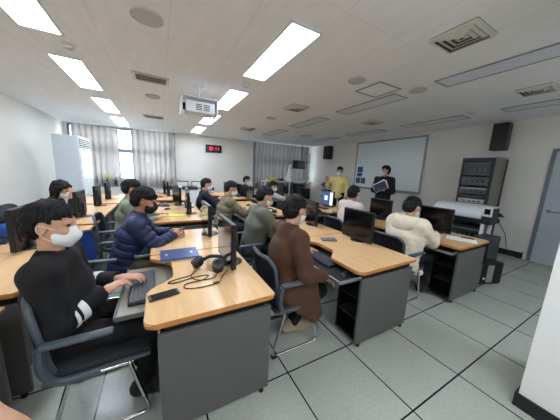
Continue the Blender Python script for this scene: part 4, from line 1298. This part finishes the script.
# papers on the desk by the printer
b = B(); bx(b, (-0.11, -0.16, 0), (0.11, 0.16, 0.004)); bx(b, (-0.10, -0.15, 0.004), (0.12, 0.14, 0.007), rot=rotZ(0.12)); r = ob('paper_sheets', b, M['paper'])
r.location = (3.50, 1.32, ZD); r.rotation_euler.z = 0.4; tag(r, 'white paper sheets on the desk by the printer', 'paper')
b = B(); bx(b, (-0.02, -0.07, 0), (0.02, 0.07, 0.012), 0.004); r = ob('pen_case', b, M['dark']); r.location = (3.62, 1.30, ZD + 0.0075); r.rotation_euler.z = 0.3
tag(r, 'black pen case lying on white paper sheets', 'pen case')
b = B(); bx(b, (-0.11, -0.10, 0), (0.11, 0.10, 0.19), 0.01); r = ob('paper_box', b, M['paper']); r.location = (3.62, 2.18, ZD); tag(r, 'white paper box between a monitor and the white hooded jacket', 'box')
# headset in front of the grey-green jacket
r = empty('headset', (1.75, 2.98 + 0.0, ZD), 0.6)
r.location = (1.82, 3.62, ZD); tag(r, 'black headset on the desk ahead of the grey-green jacket', 'headphones')
for s in (-1, 1):
    b = B(); lathe(b, [(0.03, 0), (0.05, 0.01), (0.05, 0.045), (0.03, 0.06)], (0.09 * s, 0, 0.0), 20, (0.3 * s, 0, 1)); ob('ear_cup', b, M['dark'], r, True)
b = B(); tube(b, catmull([(-0.1, 0, 0.05), (-0.1, 0.09, 0.07), (0, 0.16, 0.07), (0.1, 0.09, 0.07), (0.1, 0, 0.05)]), 0.013, 8); ob('headband', b, M['dark'], r, True)

# blue bag and dark coat on the desk by the left wall
b = B(); bx(b, (-0.12, -0.2, 0), (0.12, 0.2, 0.15), 0.05, seg=4)
for v in b.verts: v.co += Vector((0.012 * math.sin(v.co.y * 25), 0, 0.015 * math.sin(v.co.y * 18 + v.co.x * 20)))
r = ob('bag', b, M['bluefab'], None, True); r.location = (-1.42, 3.28, ZD); tag(r, 'royal blue bag on the desk by the left wall', 'bag')
F = Field((-0.3, -0.35, -0.1), (0.3, 0.35, 0.3), 0.012)
F.cone((-0.1, -0.2, 0.05), (-0.05, 0.2, 0.06), 0.09, 0.08, 0.0); F.cone((0.02, -0.15, 0.03), (0.03, 0.1, 0.04), 0.07, 0.06, 0.05)
F.noise(0.006, [(30, 12, 5, 0, 1), (8, 40, 10, 1, 0.7), (20, 20, 30, 2, 0.6)])
X, Y, Z = F.pts(np.zeros(3, int), F.n); F.D = np.maximum(F.D, 0.001 - Z).astype(np.float32)
r = link('folded_coat', F.mesh('folded_coat'), M['c_suit']); r.location = (-1.44, 3.32, ZD + 0.15); tag(r, 'dark coat heaped on the royal blue bag', 'coat')
b = B(); bx(b, (-0.04, -0.08, 0), (0.04, 0.08, 0.015), 0.005); r = ob('phone_case', b, M['dark']); r.location = (-1.3, 2.95, ZD); tag(r, 'small black object in front of the blue bag', 'case')

# ---- towers on the floor beside the last desk
r = empty('computer_tower', (4.27, 1.24, 0), -0.35); r.scale = (0.9, 1, 0.85); tag(r, 'black computer tower with silver front standing on the floor by the printer desk', 'computer')
b = B(); bx(b, (-0.2, -0.09, 0.02), (0.2, 0.09, 0.40), 0.008); ob('case', b, M['dark'], r)
b = B(); bx(b, (-0.212, -0.085, 0.03), (-0.2, 0.085, 0.39), 0.008); bx(b, (-0.1, -0.096, 0.05), (0.02, -0.09, 0.36), 0.003); ob('silver_trim', b, M['silver'], r)
b = B(); lathe(b, [(0.02, 0), (0.02, 0.004)], (-0.14, -0.09, 0.12), 16, (0, -1, 0)); ob('badge', b, M['paper'], r)
for x in (-0.16, 0.16):
    for y in (-0.06, 0.06):
        b = B(); cyl(b, (x, y, 0), (x, y, 0.02), 0.014, n=10); ob('foot', b, M['dark2'], r)
r = empty('computer_tower', (4.72, 1.44, 0), 0.0); tag(r, 'taller black computer tower behind the silver fronted one', 'computer')
b = B(); bx(b, (-0.22, -0.11, 0.02), (0.22, 0.11, 0.62), 0.01); ob('case', b, M['dark2'], r)
b = B(); bx(b, (-0.235, -0.1, 0.04), (-0.22, 0.1, 0.60), 0.01); ob('front_panel', b, M['dark'], r)
for x in (-0.17, 0.17):
    for y in (-0.07, 0.07):
        b = B(); cyl(b, (x, y, 0), (x, y, 0.02), 0.014, n=10); ob('foot', b, M['dark'], r)

# ---- wide format printer
r = empty('wide_format_printer', (5.28, 2.02, 0)); tag(r, 'white wide format printer on a stand before the rack', 'printer'); r.scale = (1, 1, 0.97)
L0, L1 = -0.48, 0.43
b = B()
prof = [(-0.26, 0.86), (-0.29, 0.88), (-0.30, 0.94), (-0.285, 1.0), (-0.24, 1.05), (-0.16, 1.09), (0.0, 1.115), (0.16, 1.10), (0.26, 1.06), (0.28, 1.0), (0.28, 0.86)]
lo_ = [b.verts.new((x, L0 + 0.12, z)) for x, z in prof]; hi_ = [b.verts.new((x, L1, z)) for x, z in prof]
b.faces.new(lo_); b.faces.new(hi_[::-1])
for k in range(len(prof)):
    b.faces.new((lo_[k], hi_[k], hi_[(k + 1) % len(prof)], lo_[(k + 1) % len(prof)]))
ob('top_cover', b, M['white'], r)
b = B(); bx(b, (-0.24, L0 + 0.02, 0.78), (0.26, L1 - 0.01, 0.862), 0.01); ob('paper_slot_body', b, M['dark'], r)
b = B(); bx(b, (-0.27, L0 - 0.02, 0.78), (0.02, L0 + 0.12, 1.09), 0.025, seg=3); e_ = ob('end_housing', b, M['dark2'], r, True)
b = B(); bx(b, (-0.295, L0 - 0.02, 0.93), (-0.265, L0 + 0.115, 1.11), 0.01); bx(b, (-0.28, L0 - 0.02, 1.085), (0.0, L0 + 0.115, 1.11), 0.01); ob('control_panel', b, M['white'], e_)
b = B(); bx(b, (-0.30, L0 + 0.005, 0.97), (-0.294, L0 + 0.085, 1.07)); ob('display', b, M['screen'], e_)
for y in (L0 + 0.10, L1 - 0.06):
    b = B(); bx(b, (-0.235, y - 0.025, 0.06), (-0.185, y + 0.025, 0.80), 0.006); bx(b, (0.10, y - 0.025, 0.06), (0.15, y + 0.025, 0.80), 0.006); bx(b, (-0.30, y - 0.03, 0.03), (0.28, y + 0.03, 0.08), 0.01); ob('stand_leg', b, M['white'], r)
b = B(); bx(b, (-0.02, L0 + 0.1, 0.25), (0.02, L1 - 0.06, 0.33), 0.006); ob('stand_crossbar', b, M['white'], r)
b = B(); tube(b, [(-0.16, L0 + 0.14, 0.62), (-0.16, L1 - 0.1, 0.62)], 0.05, 18); ob('paper_roll', b, M['dark2'], r, True)
for y in (L0 + 0.10, L1 - 0.06):
    for x in (-0.26, 0.24):
        b = B(); cyl(b, (x, y - 0.015, 0.018), (x, y + 0.015, 0.018), 0.018, n=14); ob('caster', b, M['dark'], r, True)
b = B()
tube(b, catmull([(0.0, L0 - 0.02, 0.85), (0.2, L0 - 0.10, 0.6), (0.5, L0 - 0.10, 0.25), (0.85, L0 - 0.2, 0.05), (1.09, L0 - 0.18, 0.15)], 10), 0.006, 6)
ob('power_cable', b, M['cable'], r, True)
b = B(); bx(b, (0.02, L0 - 0.04, 0.93), (0.22, L0 + 0.10, 0.96), 0.008, rot=rotY(0.35)); ob('side_tray', b, M['dark'], r)

# ---- equipment rack
r = empty('equipment_rack', (6.06, 2.14, 0)); tag(r, 'tall grey equipment rack with dark glass front behind the printer', 'rack')
hx, hy, hz_ = 0.30, 0.27, 2.0
b = B(); bx(b, (-hx + 0.03, -hy, 0), (hx, -hy + 0.02, hz_), 0.004); bx(b, (-hx + 0.03, hy - 0.02, 0), (hx, hy, hz_), 0.004); bx(b, (hx - 0.02, -hy + 0.02, 0), (hx, hy - 0.02, hz_)); bx(b, (-hx + 0.03, -hy + 0.02, 0), (hx - 0.02, hy - 0.02, 0.06)); ob('cabinet', b, M['rackside'], r)
b = B(); bx(b, (-hx, -hy - 0.003, hz_ - 0.02), (hx, hy + 0.003, hz_ + 0.015), 0.005); ob('top_panel', b, M['alu'], r)
b = B(); bx(b, (-hx, -hy, 0.0), (-hx + 0.03, -hy + 0.05, hz_ - 0.02), 0.004); bx(b, (-hx, hy - 0.03, 0.0), (-hx + 0.03, hy, hz_ - 0.02), 0.004); bx(b, (-hx, -hy + 0.05, hz_ - 0.09), (-hx + 0.03, hy - 0.03, hz_ - 0.02)); ob('front_frame', b, M['dark'], r)
b = B(); bx(b, (hx - 0.06, -hy - 0.012, 0.02), (hx - 0.0, -hy, hz_ - 0.03), 0.004); ob('rear_edge_trim', b, M['dark'], r)
rk = [(1.62, 0.28, 'rackglass'), (1.42, 0.18, 'rackunit'), (1.34, 0.03, 'silver'), (1.24, 0.09, 'rackunit'), (1.16, 0.06, 'dark2'), (1.05, 0.09, 'silver'), (0.9, 0.13, 'dark2'), (0.6, 0.28, 'dark'), (0.2, 0.36, 'rackunit')]
for z, hgt, m_ in rk:
    b = B(); bx(b, (-hx + 0.012, -hy + 0.05, z), (hx - 0.1, hy - 0.03, z + hgt), 0.004); u = ob('rack_unit', b, M[m_], r)
    for j in range(4):
        b = B(); y = -0.16 + j * 0.09
        bx(b, (-hx + 0.006, y, z + hgt * 0.35), (-hx + 0.013, y + 0.05 - 0.008 * j, z + hgt * 0.6), 0.002)
        ob('front_control', b, M['dark'] if m_ in ('silver', 'rackunit') else M['rackunit'], u)

# ---- white shelf counter in the back right corner
SX0, SX1, SY0, SY1, SZ = 3.62, 5.92, 7.95, 8.35, 1.14
r = empty('shelf_counter', (SX0, SY0, 0)); tag(r, 'white framed high counter in the back right corner', 'counter')
b = B(); bx(b, (0, 0, SZ - 0.04), (SX1 - SX0, SY1 - SY0, SZ), 0.004); ob('counter_top', b, M['white'], r)
for x in (0.02, (SX1 - SX0) / 2, SX1 - SX0 - 0.06):
    for y in (0.02, SY1 - SY0 - 0.06):
        b = B(); bx(b, (x, y, 0), (x + 0.04, y + 0.04, SZ - 0.04), 0.003); ob('leg', b, M['white'], r)
b = B(); bx(b, (0.02, 0.05, 0.62), (SX1 - SX0 - 0.02, SY1 - SY0 - 0.05, 0.64)); ob('lower_shelf', b, M['dark2'], r)
b = B(); lathe(b, [(0.16, 0), (0.16, 0.02), (0.10, 0.14), (0.05, 0.32), (0.028, 0.36), (0.035, 0.40), (0.03, 0.46), (0.001, 0.48)], n=24)
r = ob('cone_cover', b, M['white'], None, True); r.location = (4.86, 8.14, SZ); r.scale = (1.5, 1.5, 1.5); tag(r, 'white cone shaped cover with a knob standing on the counter', 'cover')
for x, y, w_, h_, m_, nm, lb in [(3.98, 8.1, 0.14, 0.10, 'yellow', 'storage_tub', 'yellow tub on the left end of the counter'), (4.16, 8.15, 0.12, 0.13, 'yellow', 'storage_tub', 'taller yellow tub beside the first on the counter'),
                              (3.78, 8.1, 0.10, 0.06, 'white', 'storage_tub', 'white tub at the left end of the counter'),
                              (4.46, 8.12, 0.14, 0.09, 'dark2', 'desk_telephone', 'dark boxy telephone left of the white cone'), (4.58, 8.01, 0.08, 0.06, 'yellow', 'storage_tub', 'small yellow tub in front of the white cone'),
                              (5.62, 8.1, 0.12, 0.09, 'offwhite', 'storage_tub', 'ivory tub at the right end of the counter')]:
    r = empty(nm, (x, y, SZ)); tag(r, lb, nm.split('_')[-1])
    b = B(); bx(b, (-w_ / 2, -w_ / 2, 0), (w_ / 2, w_ / 2, h_), 0.012); ob('body', b, M[m_], r)
    b = B(); bx(b, (-w_ / 2 - 0.006, -w_ / 2 - 0.006, h_ - 0.002), (w_ / 2 + 0.006, w_ / 2 + 0.006, h_ + 0.012), 0.004); ob('lid', b, M[m_], r)
# dark boxes standing under the counter
for k, (x, z0, w_, h_) in enumerate([(4.2, 0.64, 0.3, 0.36), (4.75, 0.64, 0.34, 0.30), (5.35, 0.64, 0.4, 0.38), (4.4, 0.0, 0.42, 0.5), (5.3, 0.0, 0.45, 0.52)]):
    r = empty('equipment_case', (x, 8.15, z0)); tag(r, 'dark equipment case under the counter, ' + ['upper left', 'upper middle', 'upper right', 'lower left on the floor', 'lower right on the floor'][k], 'case', 'cases under the counter')
    b = B(); bx(b, (-w_ / 2, -0.13, 0), (w_ / 2, 0.13, h_), 0.01); ob('body', b, M['dark2'], r)
    b = B(); tube(b, fillet([(-0.07, -0.128, h_ * 0.6), (-0.07, -0.16, h_ * 0.6), (0.07, -0.16, h_ * 0.6), (0.07, -0.128, h_ * 0.6)], 0.02), 0.008, 8); ob('handle', b, M['alu'], r, True)

# ---- television hung from the ceiling near the corner
r = empty('television', (5.50, 8.45, 1.86), 0.12); tag(r, 'dark television on a ceiling bracket in the back right corner', 'television')
b = B(); bx(b, (-0.34, -0.05, -0.18), (0.34, 0.03, 0.18), 0.01); ob('housing', b, M['dark'], r)
b = B(); bx(b, (-0.08, -0.053, -0.15), (0.30, -0.05, 0.15)); ob('screen', b, mat('grey_tv_screen', (92, 98, 108), 0.2, var=0.05), r)  # plain grey screen colour, no emission
b = B(); cyl(b, (0.2, 0.06, 0.0), (0.2, 0.06, 2.75 - 1.86), 0.016); bx(b, (0.1, 0.03, -0.1), (0.3, 0.08, 0.1)); ob('ceiling_mount', b, M['dark2'], r)
b = B()
tube(b, fillet([(0.30, 0.02, 0.10), (0.30, 0.02, 0.14), (0.66, 0.02, 0.14), (0.66, 0.02, 0.52), (0.30, 0.02, 0.52), (0.30, 0.02, 0.16)], 0.02), 0.012, 8); ob('bracket_frame', b, M['dark2'], r, True)

# ---- potted plant behind the yellow jacket
r = empty('potted_plant', (5.75, 6.75, 0)); tag(r, 'dark leafy potted plant beside the right wall behind the yellow jacket', 'plant')
b = B(); lathe(b, [(0.12, 0), (0.16, 0.28), (0.17, 0.30), (0.15, 0.30), (0.14, 0.27), (0.001, 0.26)], n=24); ob('pot', b, M['dark2'], r, True)
b = B(); tube(b, catmull([(0, 0, 0.26), (0.02, 0.01, 0.6), (-0.01, 0.0, 0.95)]), 0.015, 8); ob('stem', b, M['leaf'], r, True)
b = B(); rr = random.Random(4)
for k in range(70):
    z = rr.uniform(0.55, 1.2); a = rr.uniform(0, 2 * PI); ln = rr.uniform(0.12, 0.26)
    d = Vector((math.cos(a), math.sin(a), rr.uniform(-0.2, 0.8))).normalized(); s_ = d.cross(Vector((0, 0, 1))).normalized() * ln * 0.2
    p = Vector((math.cos(a) * 0.03, math.sin(a) * 0.03, z)); m_ = p + d * ln * 0.5 + Vector((0, 0, 0.02)); t_ = p + d * ln - Vector((0, 0, 0.03))
    v = [b.verts.new(q) for q in (p, m_ - s_, t_, m_ + s_)]
    b.faces.new(v)
bmesh.ops.solidify(b, geom=b.faces[:], thickness=0.003)
ob('foliage', b, M['leaf'], r)

# ---- low cabinet, planters and picture frame by the back wall
x0, x1 = 0.0, 1.95
r = empty('low_cabinet', ((x0 + x1) / 2, 9.0, 0), -0.078); tag(r, 'pale low cabinet along the back wall below the clock', 'cabinet')
b = B(); bx(b, (-0.98, -0.15, 0.0), (0.98, 0.15, 0.66), 0.006); ob('body', b, mat('pale_blue_cabinet', (196, 206, 214), 0.5, var=0.02), r)
for j in range(4):
    b = B(); bx(b, (-0.97 + j * 0.487, -0.162, 0.04), (-0.97 + j * 0.487 + 0.475, -0.15, 0.63), 0.004); d_ = ob('door', b, M['white'], r)
    b = B(); bx(b, (-0.60 + j * 0.487, -0.172, 0.45), (-0.58 + j * 0.487, -0.162, 0.55)); ob('handle', b, M['alu'], d_)
b = B(); bx(b, (-1.0, -0.17, 0.66), (1.0, 0.16, 0.68), 0.004); ob('top', b, M['offwhite'], r)
for k, (x, w_) in enumerate([(0.36, 0.55), (1.0, 0.55), (1.62, 0.5)]):
    r = empty('planter_box', (x, 9.0 - 0.078 * (x - 0.975), 0.68), -0.078); tag(r, 'dark planter with yellow flowers on the low cabinet, %s' % ['left one', 'middle one', 'right one'][k], 'planter', 'planters below the clock')
    b = B(); bx(b, (-w_ / 2, -0.08, 0), (w_ / 2, 0.08, 0.10), 0.008); ob('trough', b, M['dark2'], r)
    b = B(); rr = random.Random(k)
    for q in range(50):
        p = Vector((rr.uniform(-w_ / 2 + 0.03, w_ / 2 - 0.03), rr.uniform(-0.06, 0.06), 0.09)); t_ = p + Vector((rr.uniform(-0.05, 0.05), rr.uniform(-0.04, 0.04), rr.uniform(0.04, 0.10)))
        s_ = Vector((0.012, 0.004, 0)); v = [b.verts.new(c_) for c_ in (p - s_, p + s_, t_)]; b.faces.new(v)
    bmesh.ops.solidify(b, geom=b.faces[:], thickness=0.003); ob('greenery', b, M['leaf'], r)
    b = B()
    for q in range(7 if k != 1 else 14):
        bmesh.ops.create_icosphere(b, subdivisions=1, radius=0.018, matrix=Matrix.Translation((rr.uniform(-w_ / 2 + 0.04, w_ / 2 - 0.04), rr.uniform(-0.05, 0.05), rr.uniform(0.13, 0.19))))
    ob('blossoms', b, M['yellow'], r, True)
for x0_, lb in ((0.62, 'left thin dark picture frame leaning on the wall behind the planters'), (1.45, 'right thin dark picture frame leaning on the wall behind the planters')):
    r = empty('picture_frame', (x0_, yb(x0_) - 0.02, 0.70), -0.078); tag(r, lb, 'frame', 'frames behind the planters')
    b = B()
    for lo, hi in (((-0.36, 0.26), (0.36, 0.29)), ((-0.36, 0), (0.36, 0.03)), ((-0.36, 0), (-0.335, 0.29)), ((0.335, 0), (0.36, 0.29))):
        bx(b, (lo[0], -0.02, lo[1]), (hi[0], 0, hi[1]))
    ob('frame', b, M['dark2'], r)
    b = B(); bx(b, (-0.335, -0.012, 0.03), (0.335, -0.004, 0.26)); ob('backing', b, M['paper'], r)
# flower vases on the left window sill
for x, m_, lb in ((-1.55, 'yellow', 'small vase with yellow flowers on the sill beside the air conditioner'), (-1.32, 'white', 'small vase with white flowers on the sill left of the window gap')):
    yv = yb(x) - 0.03
    r = empty('flower_vase', (x, yb(x) - 0.23, 0.80)); tag(r, lb, 'vase', 'flower vases by the curtain')
    b = B(); lathe(b, [(0.035, 0), (0.05, 0.06), (0.03, 0.13), (0.036, 0.16), (0.001, 0.15)], n=18); ob('vessel', b, M['dark2'], r, True)
    b = B(); rr = random.Random(int(abs(x) * 100))
    for q in range(9): bmesh.ops.create_icosphere(b, subdivisions=1, radius=0.03, matrix=Matrix.Translation((rr.uniform(-0.06, 0.06), rr.uniform(-0.04, 0.04), rr.uniform(0.2, 0.32))))
    ob('flowers', b, M[m_], r, True)
    b = B()
    for q in range(4): tube(b, [(0, 0, 0.12), (rr.uniform(-0.04, 0.04), rr.uniform(-0.03, 0.03), 0.26)], 0.004, 6)
    ob('stems', b, M['leaf'], r)
r = empty('side_cabinet', (-1.35, 9.20, 0), -0.078); tag(r, 'low pale cabinet below the left curtain', 'cabinet')
b = B(); bx(b, (-0.7, -0.12, 0), (0.7, 0.10, 0.70), 0.006); ob('body', b, M['offwhite'], r)
b = B(); bx(b, (-0.72, -0.14, 0.70), (0.72, 0.10, 0.73), 0.004); ob('top', b, M['white'], r)

# ---- a bare hand close to the camera at the lower left of the view
Cc, Cr, Cd, Cf = V3(0, 0, 1.5), V3(*Rr), V3(*Rd), V3(*Rf)
def near_point(px, py, dist): return Cc + (Cf + Cr * ((px - 280) / 220) + Cd * ((py - 210) / 220)) * dist
hd = unit(near_point(2, 392, 0.15) - near_point(24, 422, 0.15))
hl = unit(Cr * 0.69 - Cd * 0.72); hl = unit(hl - hd * (hl @ hd)); hn = Cf
ax = near_point(2, 414, 0.15) - hl * 0.042
hw = ax - hd * 0.05
F = Field(np.minimum(ax + hd * 0.2, hw - hd * 0.25) - 0.12, np.maximum(ax + hd * 0.2, hw - hd * 0.25) + 0.12, 0.004)
la = np.cross(hd, hn); hand_prims(F, hw, hd, hn, 0.15, -1 if la @ hl > 0 else 1)
F.cone(hw + hd * 0.01, hw - hd * 0.2 - hl * 0.02, 0.026, 0.034, 0.02)
r = link('hand', F.mesh('hand'), M['skin']); tag(r, 'bare hand close to the camera in the lower left corner', 'hand')
